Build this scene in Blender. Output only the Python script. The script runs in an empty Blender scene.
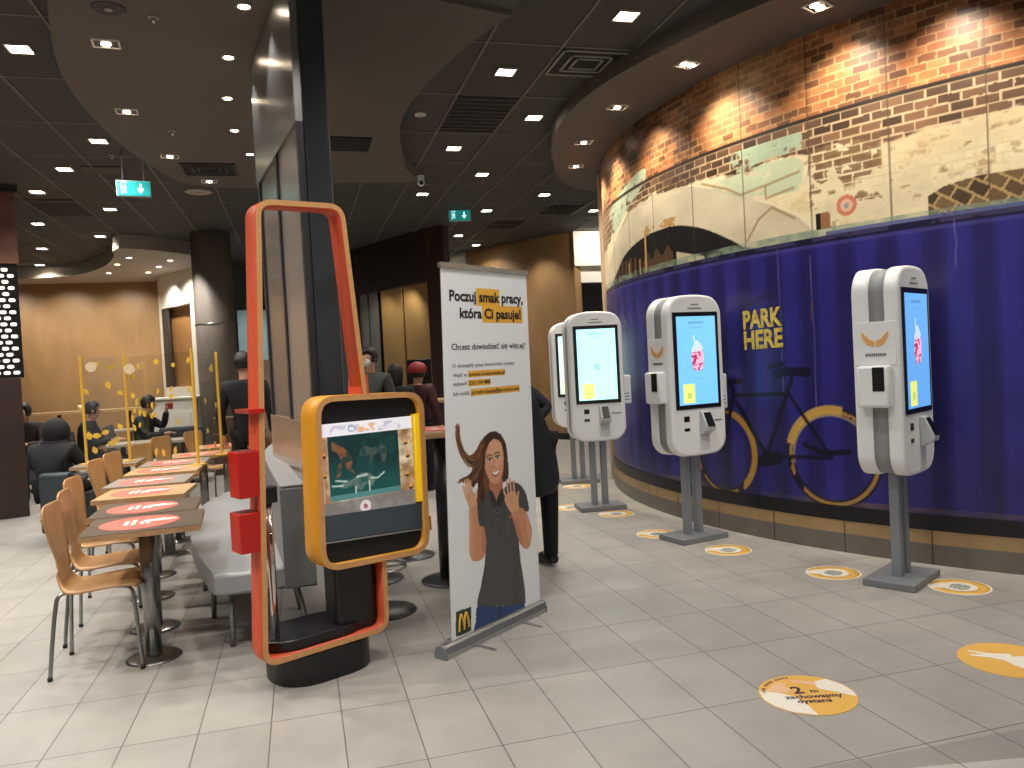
import bpy, bmesh, math, random
import numpy as np
from mathutils import Vector, Matrix, noise
random.seed(4); rng = np.random.default_rng(7)
PI = math.pi; R = math.radians
sc = bpy.context.scene
COL = sc.collection

# ------------------------------------------------------------------ materials
def lin(c):
    if isinstance(c, str):
        c = c.lstrip('#'); c = [int(c[i:i+2], 16) / 255 for i in (0, 2, 4)]
    return tuple((x / 12.92 if x <= .04045 else ((x + .055) / 1.055) ** 2.4) for x in c[:3])
MATS = {}
def mat(name, color='#808080', rough=.5, metal=0., spec=.5, noise_amt=.0, noise_scale=8., emit=None, estr=0., coat=0., stretch=None, bump=0.):
    if name in MATS: return MATS[name]
    m = bpy.data.materials.new(name); m.use_nodes = True; nt = m.node_tree
    b = nt.nodes['Principled BSDF']; c = lin(color)
    b.inputs['Base Color'].default_value = (*c, 1); b.inputs['Roughness'].default_value = rough
    b.inputs['Metallic'].default_value = metal; b.inputs['Specular IOR Level'].default_value = spec
    b.inputs['Coat Weight'].default_value = coat
    if noise_amt or bump:
        tc = nt.nodes.new('ShaderNodeTexCoord'); n = nt.nodes.new('ShaderNodeTexNoise')
        mp = nt.nodes.new('ShaderNodeMapping'); nt.links.new(tc.outputs['Object'], mp.inputs[0])
        if stretch: mp.inputs['Scale'].default_value = stretch
        nt.links.new(mp.outputs[0], n.inputs['Vector']); n.inputs['Scale'].default_value = noise_scale; n.inputs['Detail'].default_value = 5
        if noise_amt:
            r = nt.nodes.new('ShaderNodeMapRange'); r.inputs[1].default_value = .3; r.inputs[2].default_value = .7
            r.inputs[3].default_value = 1 - noise_amt; r.inputs[4].default_value = 1 + noise_amt
            nt.links.new(n.outputs[0], r.inputs[0])
            v = nt.nodes.new('ShaderNodeVectorMath'); v.operation = 'SCALE'; v.inputs[0].default_value = c
            nt.links.new(r.outputs[0], v.inputs['Scale']); nt.links.new(v.outputs[0], b.inputs['Base Color'])
        if bump:
            bp = nt.nodes.new('ShaderNodeBump'); bp.inputs['Strength'].default_value = bump; bp.inputs['Distance'].default_value = .01
            nt.links.new(n.outputs[0], bp.inputs['Height']); nt.links.new(bp.outputs[0], b.inputs['Normal'])
    if emit:
        b.inputs['Emission Color'].default_value = (*lin(emit), 1); b.inputs['Emission Strength'].default_value = estr
    MATS[name] = m; return m
def attr_mat(name, rough=.4, emit=0., spec=.5, coat=0.):
    m = bpy.data.materials.new(name); m.use_nodes = True; nt = m.node_tree; b = nt.nodes['Principled BSDF']
    a = nt.nodes.new('ShaderNodeAttribute'); a.attribute_name = 'col'
    nt.links.new(a.outputs['Color'], b.inputs['Base Color']); b.inputs['Roughness'].default_value = rough
    b.inputs['Specular IOR Level'].default_value = spec; b.inputs['Coat Weight'].default_value = coat
    if emit:
        nt.links.new(a.outputs['Color'], b.inputs['Emission Color']); b.inputs['Emission Strength'].default_value = emit
    return m
def wood_mat(name, c1, c2, scale=3., stretch=(1, 1, .12), rough=.4, spec=.5):
    m = bpy.data.materials.new(name); m.use_nodes = True; nt = m.node_tree; b = nt.nodes['Principled BSDF']
    tc = nt.nodes.new('ShaderNodeTexCoord'); mp = nt.nodes.new('ShaderNodeMapping'); mp.inputs['Scale'].default_value = stretch
    n = nt.nodes.new('ShaderNodeTexNoise'); n.inputs['Scale'].default_value = scale * 4; n.inputs['Detail'].default_value = 6; n.inputs['Distortion'].default_value = .6
    n2 = nt.nodes.new('ShaderNodeTexNoise'); n2.inputs['Scale'].default_value = scale * .4; n2.inputs['Detail'].default_value = 3
    r = nt.nodes.new('ShaderNodeValToRGB'); r.color_ramp.elements[0].position = .3; r.color_ramp.elements[1].position = .72
    r.color_ramp.elements[0].color = (*lin(c1), 1); r.color_ramp.elements[1].color = (*lin(c2), 1)
    ad = nt.nodes.new('ShaderNodeMath'); ad.operation = 'ADD'; ml = nt.nodes.new('ShaderNodeMath'); ml.operation = 'MULTIPLY'; ml.inputs[1].default_value = .5
    nt.links.new(tc.outputs['Object'], mp.inputs[0]); nt.links.new(mp.outputs[0], n.inputs['Vector']); nt.links.new(tc.outputs['Object'], n2.inputs['Vector'])
    nt.links.new(n.outputs[0], ad.inputs[0]); nt.links.new(n2.outputs[0], ad.inputs[1]); nt.links.new(ad.outputs[0], ml.inputs[0])
    nt.links.new(ml.outputs[0], r.inputs[0]); nt.links.new(r.outputs[0], b.inputs['Base Color'])
    b.inputs['Roughness'].default_value = rough; b.inputs['Specular IOR Level'].default_value = spec
    MATS[name] = m; return m
def glass_mat(name, tint='#ffffff', alpha=.12, rough=.03):
    m = bpy.data.materials.new(name); m.use_nodes = True; nt = m.node_tree; nt.nodes.clear()
    o = nt.nodes.new('ShaderNodeOutputMaterial'); t = nt.nodes.new('ShaderNodeBsdfTransparent'); g = nt.nodes.new('ShaderNodeBsdfGlossy')
    mx = nt.nodes.new('ShaderNodeMixShader'); mx.inputs[0].default_value = alpha
    t.inputs[0].default_value = (*lin(tint), 1); g.inputs['Roughness'].default_value = rough
    nt.links.new(t.outputs[0], mx.inputs[1]); nt.links.new(g.outputs[0], mx.inputs[2])
    nt.links.new(mx.outputs[0], o.inputs[0]); MATS[name] = m; return m

white = mat('white_plastic', '#e8eaea', .35)
offwhite = mat('white_paint', '#e4dccb', .7)
black = mat('black_plastic', '#0c0c0d', .35)
blackm = mat('black_matt', '#101011', .7)
steel = mat('brushed_steel', '#9a9a98', .28, 1.)
chrome = mat('chrome', '#c8c8c8', .12, 1.)
darksteel = mat('dark_steel', '#4a4b4c', .35, .8)
greymet = mat('grey_painted_metal', '#70747a', .45, .3)
kgrey = mat('kiosk_grey', '#7c7f82', .5, .2)
alu = mat('aluminium', '#b4b6b5', .32, .9)
lightwood = wood_mat('light_wood_top', '#ad8a60', '#c8a67a', 3, (.15, 1, 1), .3)
edgewood = mat('wood_edge', '#a5805a', .5, noise_amt=.12, noise_scale=20)
darkwood = wood_mat('dark_wood_top', '#4b4038', '#5f5347', 4, (.15, 1, 1), .32)
greytop = mat('grey_top', '#8b8379', .35, noise_amt=.06)
plywood = wood_mat('chair_plywood', '#a87c4e', '#c79a68', 3, (1, 1, .25), .28)
backwood = wood_mat('oak_wall_panel', '#83633d', '#a17c50', 1.2, (1, 1, .3), .5)
blackcloth = mat('black_cloth', '#0b0b0d', .85, noise_amt=.3, noise_scale=12, bump=.4)
navycloth = mat('navy_coat', '#14151f', .7, noise_amt=.3, noise_scale=10, bump=.4)
skin = mat('skin', '#c09074', .55, noise_amt=.08, noise_scale=14)
hairm = mat('dark_hair', '#15100d', .6, noise_amt=.4, noise_scale=40)

# ------------------------------------------------------------------ mesh helpers
class MB:
    def __init__(s): s.bm = bmesh.new(); s.mats = []; s.mi = 0; s.smooth = set()
    def use(s, m):
        if m not in s.mats: s.mats.append(m)
        s.mi = s.mats.index(m); return s
    def _new(s, faces, smooth=False):
        for f in faces:
            f.material_index = s.mi; f.smooth = smooth
    def box(s, x0, x1, y0, y1, z0, z1, bev=0., seg=2):
        r = bmesh.ops.create_cube(s.bm, size=1)
        for v in r['verts']:
            v.co = Vector((x0 + (v.co.x + .5) * (x1 - x0), y0 + (v.co.y + .5) * (y1 - y0), z0 + (v.co.z + .5) * (z1 - z0)))
        fs = {f for v in r['verts'] for f in v.link_faces}
        s._new(fs)
        if bev:
            es = {e for v in r['verts'] for e in v.link_edges}
            q = bmesh.ops.bevel(s.bm, geom=list(es), offset=bev, segments=seg, affect='EDGES', profile=.5)
            s._new(q['faces'], True)
        return s
    def prism(s, pts, a, b, axis='z', smooth=False, bev=0.):
        """extrude a closed 2-D outline between a and b along axis"""
        def P(u, v, w):
            return {'z': (u, v, w), 'y': (u, w, v), 'x': (w, u, v)}[axis]
        A = [s.bm.verts.new(P(u, v, a)) for u, v in pts]; B = [s.bm.verts.new(P(u, v, b)) for u, v in pts]
        n = len(pts); fs = []
        fs.append(s.bm.faces.new(A)); fs.append(s.bm.faces.new(B[::-1])); caps = list(fs)
        side = [s.bm.faces.new((A[i], B[i], B[(i + 1) % n], A[(i + 1) % n])) for i in range(n)]
        s._new(caps, False); s._new(side, smooth)
        if bev:
            es = [e for f in caps for e in f.edges]
            q = bmesh.ops.bevel(s.bm, geom=es, offset=bev, segments=3, affect='EDGES', profile=.5, clamp_overlap=True); s._new(q['faces'], True)
        return s
    def cyl(s, x, y, z0, z1, r, r2=None, n=24, smooth=True):
        r2 = r if r2 is None else r2
        A = [s.bm.verts.new((x + r * math.cos(2 * PI * i / n), y + r * math.sin(2 * PI * i / n), z0)) for i in range(n)]
        B = [s.bm.verts.new((x + r2 * math.cos(2 * PI * i / n), y + r2 * math.sin(2 * PI * i / n), z1)) for i in range(n)]
        s._new([s.bm.faces.new(A[::-1]), s.bm.faces.new(B)])
        s._new([s.bm.faces.new((A[i], A[(i + 1) % n], B[(i + 1) % n], B[i])) for i in range(n)], smooth); return s
    def tube(s, pts, r, n=10):
        pts = [Vector(p) for p in pts]; rings = []
        for i, p in enumerate(pts):
            d = (pts[min(i + 1, len(pts) - 1)] - pts[max(i - 1, 0)]).normalized()
            a = d.orthogonal() if i == 0 else (pa - pa.dot(d) * d)
            a.normalize(); pa = a; b = d.cross(a)
            rr = r[i] if isinstance(r, (list, tuple)) else r
            rings.append([s.bm.verts.new(p + rr * (math.cos(2 * PI * k / n) * a + math.sin(2 * PI * k / n) * b)) for k in range(n)])
        fs = [s.bm.faces.new((rings[i][k], rings[i][(k + 1) % n], rings[i + 1][(k + 1) % n], rings[i + 1][k])) for i in range(len(pts) - 1) for k in range(n)]
        s._new(fs, True); s._new([s.bm.faces.new(rings[0][::-1]), s.bm.faces.new(rings[-1])]); return s
    def ball(s, c, r, sx=1, sy=1, sz=1, sub=2):
        q = bmesh.ops.create_icosphere(s.bm, subdivisions=sub, radius=r)
        for v in q['verts']: v.co = Vector((c[0] + v.co.x * sx, c[1] + v.co.y * sy, c[2] + v.co.z * sz))
        s._new({f for v in q['verts'] for f in v.link_faces}, True); return s
    def quad(s, *ps):
        s._new([s.bm.faces.new([s.bm.verts.new(p) for p in ps])]); return s
    def grid(s, rows, smooth=True, close=False):
        V = [[s.bm.verts.new(p) for p in row] for row in rows]; fs = []
        for i in range(len(V) - 1):
            m = len(V[i])
            for j in range(m if close else m - 1):
                fs.append(s.bm.faces.new((V[i][j], V[i][(j + 1) % m], V[i + 1][(j + 1) % m], V[i + 1][j])))
        s._new(fs, smooth); return s
    def build(s, name, material=None, parent=None, loc=None, rz=0.):
        bmesh.ops.recalc_face_normals(s.bm, faces=s.bm.faces)
        me = bpy.data.meshes.new(name); s.bm.to_mesh(me); s.bm.free()
        if s.mats and material is None:
            for m in s.mats: me.materials.append(m)
        else:
            me.materials.append(material)
        o = bpy.data.objects.new(name, me); COL.objects.link(o)
        if parent: o.parent = parent
        if loc: o.location = loc
        o.rotation_euler.z = rz
        return o
def tag(o, label=None, cat=None, group=None, kind=None):
    if label: o['label'] = label
    if cat: o['category'] = cat
    if group: o['group'] = group
    if kind: o['kind'] = kind
    return o
def struct(o): o['kind'] = 'structure'; return o
def empty(name, loc, rz=0., label=None, cat=None, group=None):
    o = bpy.data.objects.new(name, None); COL.objects.link(o); o.location = loc; o.rotation_euler.z = rz; o.empty_display_size = .1
    return tag(o, label, cat, group)
def copy_tree(o, parent=None):
    c = o.copy(); COL.objects.link(c)
    if parent: c.parent = parent
    for ch in list(o.children): copy_tree(ch, c)
    return c
def catmull(pts, n=8, closed=False):
    out = []; m = len(pts)
    for i in range(m if closed else m - 1):
        g = lambda k: pts[k % m] if closed else pts[max(0, min(m - 1, k))]
        p0, p1, p2, p3 = g(i - 1), g(i), g(i + 1), g(i + 2)
        for k in range(n):
            t = k / n
            out.append(tuple(.5 * (2 * b + (c - a) * t + (2 * a - 5 * b + 4 * c - d) * t * t + (3 * b - a - 3 * c + d) * t ** 3) for a, b, c, d in zip(p0, p1, p2, p3)))
    if not closed: out.append(tuple(pts[-1]))
    return out
def rrect(x0, x1, z0, z1, r, n=6):
    if not isinstance(r, (list, tuple)): r = [r] * 4      # br, tr, tl, bl
    out = []
    for (cx, cz, a0, q) in ((x1 - r[0], z0 + r[0], -90, r[0]), (x1 - r[1], z1 - r[1], 0, r[1]), (x0 + r[2], z1 - r[2], 90, r[2]), (x0 + r[3], z0 + r[3], 180, r[3])):
        for k in range(n + 1):
            a = R(a0 + 90 * k / n); out.append((cx + q * math.cos(a), cz + q * math.sin(a)))
    return out
def roundpoly(P, r, n=6):
    out = []; m = len(P)
    for i in range(m):
        p = Vector(P[i]); a = (Vector(P[i - 1]) - p).normalized(); b = (Vector(P[(i + 1) % m]) - p).normalized()
        for k in range(n + 1):
            t = k / n; q = (1 - t) ** 2 * (p + a * r) + 2 * t * (1 - t) * p + t * t * (p + b * r); out.append(tuple(q))
    return out
def text_mesh(body, size, material, parent, loc, rot, name='lettering', align='LEFT', extrude=.0006, xs=1., space=1., offset=0.):
    cu = bpy.data.curves.new('t', 'FONT'); cu.body = body; cu.size = size; cu.align_x = align; cu.extrude = extrude; cu.space_character = space; cu.offset = offset
    cu.resolution_u = 3
    to = bpy.data.objects.new('t', cu); COL.objects.link(to)
    dg = bpy.context.evaluated_depsgraph_get(); me = bpy.data.meshes.new_from_object(to.evaluated_get(dg))
    bpy.data.objects.remove(to); bpy.data.curves.remove(cu)
    me.materials.clear(); me.materials.append(material)
    me.transform(Matrix.Diagonal((xs, 1, 1, 1)))
    o = bpy.data.objects.new(name, me); COL.objects.link(o); o.parent = parent; o.location = loc; o.rotation_euler = rot
    return o

# ------------------------------------------------------------------ print painter (artwork printed on flat things)
def fbm(w, h, sx, sy, seed, octs=4):
    g = np.random.default_rng(seed); out = np.zeros((h, w)); amp = 1.; tot = 0
    X, Y = np.meshgrid(np.arange(w), np.arange(h))
    for o in range(octs):
        cx, cy = sx / 2 ** o, sy / 2 ** o
        nx, ny = int(w / cx) + 3, int(h / cy) + 3; t = g.random((ny, nx))
        fx, fy = X / cx, Y / cy; ix, iy = fx.astype(int), fy.astype(int); fx = fx - ix; fy = fy - iy
        fx = fx * fx * (3 - 2 * fx); fy = fy * fy * (3 - 2 * fy)
        out += amp * ((t[iy, ix] * (1 - fx) + t[iy, ix + 1] * fx) * (1 - fy) + (t[iy + 1, ix] * (1 - fx) + t[iy + 1, ix + 1] * fx) * fy)
        tot += amp; amp *= .55
    return out / tot
class Paint:
    def __init__(s, u0, u1, v0, v1, res, bg='#ffffff'):
        s.w = int((u1 - u0) / res) + 1; s.h = int((v1 - v0) / res) + 1
        s.U, s.V = np.meshgrid(np.linspace(u0, u1, s.w), np.linspace(v0, v1, s.h)); s.res = res
        s.rgb = np.ones((s.h, s.w, 3)) * np.array(s.c(bg))
    def c(s, c):
        if isinstance(c, str): c = c.lstrip('#'); return [int(c[i:i+2], 16) / 255 for i in (0, 2, 4)]
        return c
    def fill(s, m, c, a=1.):
        m = (m * a)[..., None] if not np.isscalar(m) else m
        s.rgb = s.rgb * (1 - m) + np.array(s.c(c)) * m; return s
    def mul(s, f): s.rgb = np.clip(s.rgb * (f[..., None] if f.ndim == 2 else f), 0, 1); return s
    def poly(s, P):
        ins = np.zeros(s.U.shape, bool); n = len(P)
        for i in range(n):
            x1, y1 = P[i]; x2, y2 = P[(i + 1) % n]
            if y1 == y2: continue
            c = ((y1 > s.V) != (y2 > s.V)) & (s.U < (x2 - x1) * (s.V - y1) / (y2 - y1) + x1); ins ^= c
        return ins.astype(float)
    def spoly(s, P, n=6): return s.poly(catmull(P, n, True))
    def ell(s, cu, cv, a, b, soft=.0):
        d = np.sqrt(((s.U - cu) / a) ** 2 + ((s.V - cv) / b) ** 2)
        return (d < 1).astype(float) if not soft else np.clip((1 - d) / soft + .5, 0, 1)
    def stroke(s, pts, r):
        m = np.zeros(s.U.shape)
        for (x1, y1), (x2, y2) in zip(pts[:-1], pts[1:]):
            dx, dy = x2 - x1, y2 - y1; L = dx * dx + dy * dy + 1e-12
            t = np.clip(((s.U - x1) * dx + (s.V - y1) * dy) / L, 0, 1)
            d = np.hypot(s.U - x1 - t * dx, s.V - y1 - t * dy); m = np.maximum(m, np.clip((r - d) / (s.res * .8) + .5, 0, 1))
        return m
    def mesh(s, name, f, material, parent=None, off=None):
        P = f(s.U, s.V).reshape(-1, 3); me = bpy.data.meshes.new(name); n = s.w * s.h
        i = np.arange((s.h - 1) * (s.w - 1)); a = (i // (s.w - 1)) * s.w + i % (s.w - 1)
        q = np.stack([a, a + 1, a + s.w + 1, a + s.w], 1)
        me.vertices.add(n); me.vertices.foreach_set('co', P.astype(np.float32).ravel())
        me.loops.add(len(q) * 4); me.loops.foreach_set('vertex_index', q.astype(np.int32).ravel())
        me.polygons.add(len(q)); me.polygons.foreach_set('loop_start', (np.arange(len(q)) * 4).astype(np.int32))
        me.polygons.foreach_set('use_smooth', np.ones(len(q), bool))
        me.update(calc_edges=True)
        at = me.color_attributes.new('col', 'FLOAT_COLOR', 'POINT'); c = np.clip(s.rgb, 0, 1)
        c = np.where(c <= .04045, c / 12.92, ((c + .055) / 1.055) ** 2.4).reshape(-1, 3)
        at.data.foreach_set('color', np.concatenate([c, np.ones((n, 1))], 1).astype(np.float32).ravel())
        me.materials.append(material); o = bpy.data.objects.new(name, me); COL.objects.link(o)
        if parent: o.parent = parent
        return o

# ------------------------------------------------------------------ camera
cam = bpy.data.cameras.new('camera'); co = bpy.data.objects.new('camera', cam); COL.objects.link(co)
cam.sensor_width = 36; cam.lens = 36 * 785 / 1024; cam.clip_start = .05; cam.clip_end = 100
yaw, pit, rol = R(15.1), R(-1.45), R(-3.03)
f = Vector((math.sin(yaw) * math.cos(pit), math.cos(yaw) * math.cos(pit), math.sin(pit))); r0 = Vector((math.cos(yaw), -math.sin(yaw), 0)); u0 = r0.cross(f)
rr = math.cos(rol) * r0 + math.sin(rol) * u0; uu = -math.sin(rol) * r0 + math.cos(rol) * u0
M = Matrix((rr, uu, -f)).transposed().to_4x4(); M.translation = (0, 0, 1.51); co.matrix_world = M; sc.camera = co
CEIL, DROP = 3.95, 3.82

# ------------------------------------------------------------------ floor
def floor_mat():
    m = bpy.data.materials.new('floor_tiles'); m.use_nodes = True; nt = m.node_tree; N = nt.nodes.new; L = nt.links.new; b = nt.nodes['Principled BSDF']
    tc = N('ShaderNodeTexCoord'); sp = N('ShaderNodeSeparateXYZ'); L(tc.outputs['Object'], sp.inputs[0])
    def M_(op, a, bb=None):
        n = N('ShaderNodeMath'); n.operation = op
        for i, v in enumerate((a, bb)):
            if v is None: continue
            if isinstance(v, (int, float)): n.inputs[i].default_value = v
            else: L(v, n.inputs[i])
        return n.outputs[0]
    tx = M_('DIVIDE', M_('SUBTRACT', sp.outputs[0], -1.105), .3); ty = M_('DIVIDE', M_('SUBTRACT', sp.outputs[1], 3.005), .572)
    fx, fy = M_('FRACT', tx), M_('FRACT', ty)
    def edge(fr, w): return M_('GREATER_THAN', M_('ABSOLUTE', M_('SUBTRACT', fr, .5)), .5 - w)
    ln = M_('MAXIMUM', edge(fx, .0085), edge(fy, .0045))
    cmb = N('ShaderNodeCombineXYZ'); L(M_('FLOOR', tx), cmb.inputs[0]); L(M_('FLOOR', ty), cmb.inputs[1])
    wn = N('ShaderNodeTexWhiteNoise'); L(cmb.outputs[0], wn.inputs['Vector'])
    n = N('ShaderNodeTexNoise'); n.inputs['Scale'].default_value = 2.6; n.inputs['Detail'].default_value = 8; n.inputs['Roughness'].default_value = .62; L(tc.outputs['Object'], n.inputs['Vector'])
    n2 = N('ShaderNodeTexNoise'); n2.inputs['Scale'].default_value = 16; n2.inputs['Detail'].default_value = 6; L(tc.outputs['Object'], n2.inputs['Vector'])
    v = M_('ADD', M_('MULTIPLY', M_('SUBTRACT', n.outputs[0], .5), .5), M_('MULTIPLY', M_('SUBTRACT', wn.outputs['Value'], .5), .10))
    v = M_('ADD', M_('ADD', v, M_('MULTIPLY', M_('SUBTRACT', n2.outputs[0], .5), .10)), 1.)
    # lighter paving beyond a diagonal border in the near right corner
    bd = M_('LESS_THAN', M_('ADD', sp.outputs[1], M_('MULTIPLY', M_('SUBTRACT', sp.outputs[0], 2.03), .20)), 2.31)
    bd2 = M_('LESS_THAN', M_('ADD', sp.outputs[1], M_('MULTIPLY', M_('SUBTRACT', sp.outputs[0], 2.03), .03)), 2.415)
    bl = M_('MULTIPLY', M_('SUBTRACT', bd2, bd), M_('GREATER_THAN', sp.outputs[0], 1.45))
    v = M_('MULTIPLY', v, M_('SUBTRACT', 1., M_('MULTIPLY', bl, .18))); v = M_('MULTIPLY', v, M_('ADD', 1., M_('MULTIPLY', M_('MULTIPLY', bd, M_('GREATER_THAN', sp.outputs[0], 1.2)), .3)))
    sv = N('ShaderNodeVectorMath'); sv.operation = 'SCALE'; sv.inputs[0].default_value = lin('#a29d95'); L(v, sv.inputs['Scale'])
    mx = N('ShaderNodeMix'); mx.data_type = 'RGBA'; L(ln, mx.inputs[0]); L(sv.outputs[0], mx.inputs[6]); mx.inputs[7].default_value = (*lin('#635f59'), 1)
    L(mx.outputs[2], b.inputs['Base Color'])
    rg = M_('ADD', M_('MULTIPLY', n2.outputs[0], .22), .27); L(rg, b.inputs['Roughness'])
    bp = N('ShaderNodeBump'); bp.inputs['Strength'].default_value = .25; bp.inputs['Distance'].default_value = .004; L(M_('SUBTRACT', 1., ln), bp.inputs['Height']); L(bp.outputs[0], b.inputs['Normal'])
    return m
fl = MB().box(-8, 9, -3, 20.5, -.1, 0).build('floor', floor_mat()); struct(fl)

# ------------------------------------------------------------------ ceilings
def ceil_mat():
    m = bpy.data.materials.new('ceiling_grid'); m.use_nodes = True; nt = m.node_tree; N = nt.nodes.new; L = nt.links.new; b = nt.nodes['Principled BSDF']
    tc = N('ShaderNodeTexCoord'); n = N('ShaderNodeTexNoise'); n.inputs['Scale'].default_value = 60; L(tc.outputs['Object'], n.inputs['Vector'])
    r = N('ShaderNodeMapRange'); r.inputs[3].default_value = .8; r.inputs[4].default_value = 1.2; L(n.outputs[0], r.inputs[0])
    s = N('ShaderNodeVectorMath'); s.operation = 'SCALE'; s.inputs[0].default_value = lin('#3f3b36'); L(r.outputs[0], s.inputs['Scale']); L(s.outputs[0], b.inputs['Base Color'])
    b.inputs['Roughness'].default_value = .8
    return m
ce = MB().box(-8, 9, -3, 20.5, CEIL, CEIL + .1).build('ceiling', ceil_mat()); struct(ce)
GX = [2.11 + .6 * i for i in range(-16, 11)]; GY = [5.79 + 1.14 * j for j in range(-7, 13)]
g = MB()
for x in GX: g.box(x - .010, x + .010, -3, 20, CEIL - .008, CEIL)
for y in GY: g.box(-8, 9, y - .010, y + .010, CEIL - .007, CEIL)
struct(g.build('trim_1', mat('grid_bar', '#665f56', .6)))
dropm = mat('dropped_ceiling_paint', '#5a5249', .75, noise_amt=.03, noise_scale=2)
soffm = mat('soffit_paint', '#5c534b', .75)
A_ = catmull([(-1.32, 5.26), (-1.51, 6.12), (-1.59, 6.93), (-1.56, 8.0), (-1.40, 9.07), (-1.12, 9.9), (-.45, 10.08), (.61, 9.8), (1.48, 9.68), (1.30, 9.0), (1.17, 8.3), (1.05, 7.3), (1.15, 6.28), (1.36, 5.4), (1.5, 5.06)], 8)
struct(MB().prism(A_ + [(.99, 4.92), (.3, 4.35), (-.2, 3.6), (-.3, 2.0), (-1.3, 2.0), (-1.25, 4.0)], DROP, CEIL + .001).build('ceiling.001', dropm))
B_ = catmull([(6.5, 10.6), (5.2, 10.5), (4.11, 10.15), (3.5, 9.75), (3.02, 8.8), (2.68, 7.8), (2.56, 6.87), (2.62, 6.1), (2.85, 5.3), (3.11, 4.66), (3.55, 3.9), (4.2, 3.1), (5.0, 2.4)], 8)
struct(MB().prism(B_ + [(9, 2.4), (9, 10.6)], DROP, CEIL + .001).build('ceiling.002', soffm))
C_ = catmull([(-1.72, 14.75), (-2.25, 14.2), (-2.76, 14.05), (-3.0, 15.0), (-3.5, 16.3), (-4.4, 17.4), (-6.5, 17.9)], 8)
struct(MB().prism(C_ + [(-6.5, 19.4), (-1.72, 19.4)], 3.72, CEIL + .001).build('ceiling.003', mat('far_dropped_ceiling', '#9a8f82', .7)))
# smooth dark bulkhead between the drop ceiling and the tiles in front of the camera
struct(MB().prism([(.99, 4.92), (1.5, 5.06), (1.55, 4.55), (1.3, 3.6), (-.2, 3.0), (-.2, 3.6), (.3, 4.35)], DROP + .03, CEIL + .001).build('ceiling.004', mat('dark_bulkhead', '#484843', .7)))

lampm = mat('lamp_diffuser', '#ffffff', .5, emit='#fff2dc', estr=16)
spotm = mat('spot_lens', '#ffffff', .5, emit='#ffe9c8', estr=22)
lamprim = mat('lamp_rim', '#8a8378', .4)
def light(kind, loc, power, color=(1, .96, .91), size=.08, rot=(0, 0, 0), angle=130, blend=.7):
    d = bpy.data.lights.new('lamp', kind); d.energy = power; d.color = color
    if kind == 'AREA': d.shape = 'SQUARE'; d.size = size
    else:
        d.shadow_soft_size = size
        if kind == 'SPOT': d.spot_size = R(angle); d.spot_blend = blend
    o = bpy.data.objects.new('lamp', d); COL.objects.link(o); o.location = loc; o.rotation_euler = rot; return o
def aim(o, t):
    d = Vector(t) - o.location; o.rotation_euler = d.to_track_quat('-Z', 'Y').to_euler()

LAMP_W = 95
def square_lamp(label, x, y, s=.145, z=CEIL, power=LAMP_W, group='square downlights in the tiled ceiling', vis=True):
    e = empty('ceiling_light', (x, y, z), 0, label, 'ceiling light', group)
    m = MB()
    for (a, b, c, d) in ((-s / 2 - .012, s / 2 + .012, -s / 2 - .012, -s / 2), (-s / 2 - .012, s / 2 + .012, s / 2, s / 2 + .012), (-s / 2 - .012, -s / 2, -s / 2, s / 2), (s / 2, s / 2 + .012, -s / 2, s / 2)):
        m.box(a, b, c, d, -.016, .0)
    m.build('lamp_frame', lamprim, e)
    MB().box(-s / 2, s / 2, -s / 2, s / 2, -.011, 0).build('diffuser', lampm, e)
    if power: light('SPOT', (x, y, z - .03), power, size=.05, angle=140, blend=.9)
    return e
cols = {1.8: 'column above the banner', 2.39: 'column right of the one above the banner', 2.99: 'column in line with the far right exit sign', 3.58: 'column just left of the curved wall', 4.78: 'column beyond the curved wall'}
pos = [(2.39, 5.21, 'nearest light of the right ceiling, at the top edge of the photo'), (1.8, 6.35, 'nearest light above the banner, left of the white framed vent'),
 (2.39, 7.49, 'light right of the black grille, below the white framed vent'), (1.8, 8.63, 'light just behind the black ceiling grille'),
 (2.39, 9.77, 'light one row beyond the black grille, right of centre'), (1.8, 10.91, 'light beside the small dome camera on the drop ceiling edge'),
 (2.99, 12.05, 'light just above and right of the right exit sign'), (3.58, 10.91, 'light midway between right exit sign and curved wall'),
 (4.78, 12.05, 'light against the left edge of the curved wall'), (3.58, 15.47, 'light below the right exit sign, lower of two'),
 (2.99, 14.33, 'light just below and left of the right exit sign'), (2.99, 16.6, 'faint light low behind the banner top left corner'),
 (-1.79, 6.35, 'big bright light at the upper left edge of the photo'), (-1.79, 8.63, 'light above and left of the left exit sign'),
 (-2.39, 9.77, 'light left of the left exit sign, one row behind'), (-2.99, 10.91, 'light above the dotted pillar panel'),
 (-2.39, 11.95, 'light right below the left exit sign'), (-3.58, 13.0, 'light second from the top right of the dotted pillar'),
 (-2.99, 14.1, 'light in front of the far curved drop ceiling'), (-4.18, 15.3, 'light third from the top right of the dotted pillar'),
 (-4.78, 17.3, 'lowest light close to the oak back wall')]
for x, y, l in pos: square_lamp('square recessed ceiling ' + l, x, y, power=LAMP_W * (1.2 if x < 0 else (.45 if y < 8 else .7)) * (1 if y < 11.5 else 1.2))
# grid lamps outside the frame, plus unseen ones added to brighten the left floor
for x, y, k in ((1.8, 4.07, .6), (2.39, 2.93, .4), (-1.79, 4.07, 1.5), (.6, 2.93, 1.), (1.2, 1.8, .5), (3.58, 2.93, .4), (-.6, 1.8, 1.3), (-2.99, 6.35, 1.6), (-2.99, 3.0, 1.6), (3.0, .8, .4), (-3.6, 8.6, 1.5), (-3.0, 4.9, 1.5), (-1.79, 1.8, 1.3), (-3.58, 10.9, 1.3), (-4.2, 7.5, 1.2)):
    light('SPOT', (x, y, CEIL - .04), LAMP_W * k, size=.05, angle=140, blend=.9)

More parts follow.
